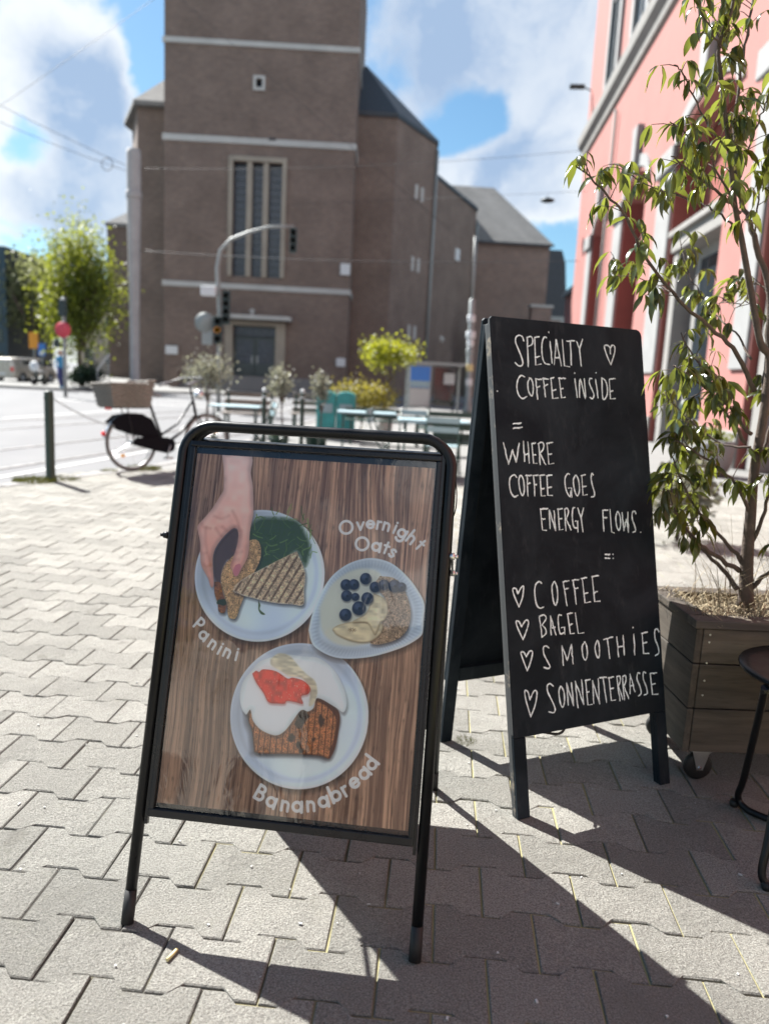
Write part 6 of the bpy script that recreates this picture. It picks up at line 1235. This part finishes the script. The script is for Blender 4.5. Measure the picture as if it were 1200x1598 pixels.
# small street things by the pink wall
t = thing('metal_post', 'dark green capped post in front of the pink building, left of the tree', 'post', (4.75, 12.6, 0)); MB().lathe([(.11, 0), (.11, .55), (.10, .6), (.10, 1.0), (.085, 1.1), (.03, 1.16)], (0, 0, 0), 16).build('post', 'green_bollard', t); MB().lathe([(.113, .1), (.114, .12), (.114, .5), (.113, .52)], (0, 0, 0), 16).build('sleeve', 'pole_grey', t)
t = thing('white_planter', 'white rounded tub beside the pink wall behind the tree', 'planter', (5.15, 12.3, 0)); MB().lathe([(.22, 0), (.30, .15), (.33, .5), (.30, .56), (.25, .56), (.24, .5), (0, .48)], (0, 0, 0), 22).build('tub', 'white_trim', t); mb = MB(); crown(mb, (0, 0, .6), (.28, .28, .16), 500, .08, 33, 10); mb.build('plants', 'tree_leaf', t)['kind'] = 'stuff'
gb = thing('low_shrub', 'yellow-green shrub behind the chalkboard, left of the planter', 'shrub', (2.55, 6.6, 0)); mb = MB(); crown(mb, (0, 0, .45), (.30, .3, .26), 900, .075, 35, 14); mb.build('foliage', 'olive_leaf', gb)['kind'] = 'stuff'; MB().tube([(0, 0, 0), (.02, .01, .4)], .02, 8).build('stem', 'bark', gb)
# overhead wires and hung fittings
def wire(name, lb, a_, b_, sag, r_=.009):
    a_, b_ = Vector(a_), Vector(b_); pts = [a_.lerp(b_, t)-Vector((0, 0, sag*4*t*(1-t))) for t in np.linspace(0, 1, 17)]; tag(MB().tube(pts, r_, 5).build(name, 'wire'), lb, 'cable')
wire('overhead_wire', 'span wire rising from the left edge to the tower top', (-24.0, 40, 10.4), (-12.0, 40, 18.4), .1, .012)
wire('overhead_wire', 'tram wire descending from the upper left towards the mast ring', (-19.8, 40, 13.4), (-13.1, 40, 10.7), .05, .014)
wire('overhead_wire', 'second tram wire just below the first at the left edge', (-20.0, 40, 12.7), (-13.1, 40, 10.5), .1, .014)
wire('overhead_wire', 'level span wire from the mast across the tower to the right', (-13.1, 40, 10.75), (9.5, 36, 11.7), .35, .009)
wire('overhead_wire', 'thin diagonal wire crossing the tower towards the insulator', (-19.5, 45, 26), (2.5, 40, 8.6), .1, .011)
wire('overhead_wire', 'low span wire in front of the lowest stone band', (-13.1, 40, 6.9), (7.85, 34.5, 6.6), .25, .012)
t = MB().tube([Vector((-14.4, 40, 10.85))+Vector((.28*math.cos(q), 0, .28*math.sin(q))) for q in np.linspace(0, 6.283, 20, endpoint=False)], .02, 6, closed=True).build('wire_ring', 'wire'); tag(t, 'round wire fitting hanging in the sky left of the mast', 'wire fitting')
t = MB().lathe([(.03, -.22), (.09, -.15), (.05, -.08), (.09, 0), (.05, .08), (.09, .15), (.03, .22)], (-7.0, 44, 13.5), 12, 'X').build('insulator', 'wire'); tag(t, 'dark insulator on the wire in front of the middle stone band', 'insulator')
t = thing('hanging_lamp', 'flat dark street lamp hanging in the sky beside the pink building', 'street lamp', (6.3, 35, 9.1), R(8)); MB().lathe([(.02, .10), (.12, .09), (.30, .02), (.30, -.03), (.2, -.07), (0, -.08)], (0, 0, 0), 18).build('lamp_head', 'signal_dark', t); MB().tube([(0, 0, .1), (0, 0, .22)], .015, 6).build('hanger', 'wire', t)
wire('overhead_wire', 'faint wire carrying the hanging street lamp to the pink building', (-6, 44, 10.2), (7.75, 34, 9.32), .0, .008)

# ------------------------------------------------------------------ street behind the viewer (mirrored in the poster cover)
def town(x, w, h, d, mat, lb, y=-19):
    t = thing('townhouse', lb, 'building', (x, y, 0)); MB().box((0, -d/2, h/2), (w, d, h)).build('wall', mat, t); MB().prism([(0, h), (-d, h), (-d/2, h+1.8)], -w/2, w/2, lambda u, v, q: (q, u, v)).build('roof', 'slate', t, fix=True)
    for i in range(max(2, int(w/2.6))):
        n_ = max(2, int(w/2.6))
        for j in range(int(h/3.1)): wn = MB().box((-w/2+w*(i+.5)/n_, .02, 1.9+3.1*j), (1.1, .06, 1.7)).build('window', 'white_trim', t); MB().box((-w/2+w*(i+.5)/n_, .056, 1.9+3.1*j), (.9, .02, 1.5)).build('pane', 'glass', wn)
town(-12, 11, 6.0, 7, 'beige', 'beige townhouse across the street behind the viewer, left'); town(-1, 10.5, 6.6, 7, 'brick2', 'brick townhouse across the street behind the viewer, middle'); town(10, 11, 5.6, 7, 'beige', 'beige townhouse across the street behind the viewer, right')
make_tree('street_tree', 'bare-stemmed green tree behind the viewer, mirrored in the poster cover', 'tree', (-8.5, -12, 0), 6.0, (1.6, 1.6, 1.7), 1500, .2, 'tree_leaf', 44, .1, 3, 20)
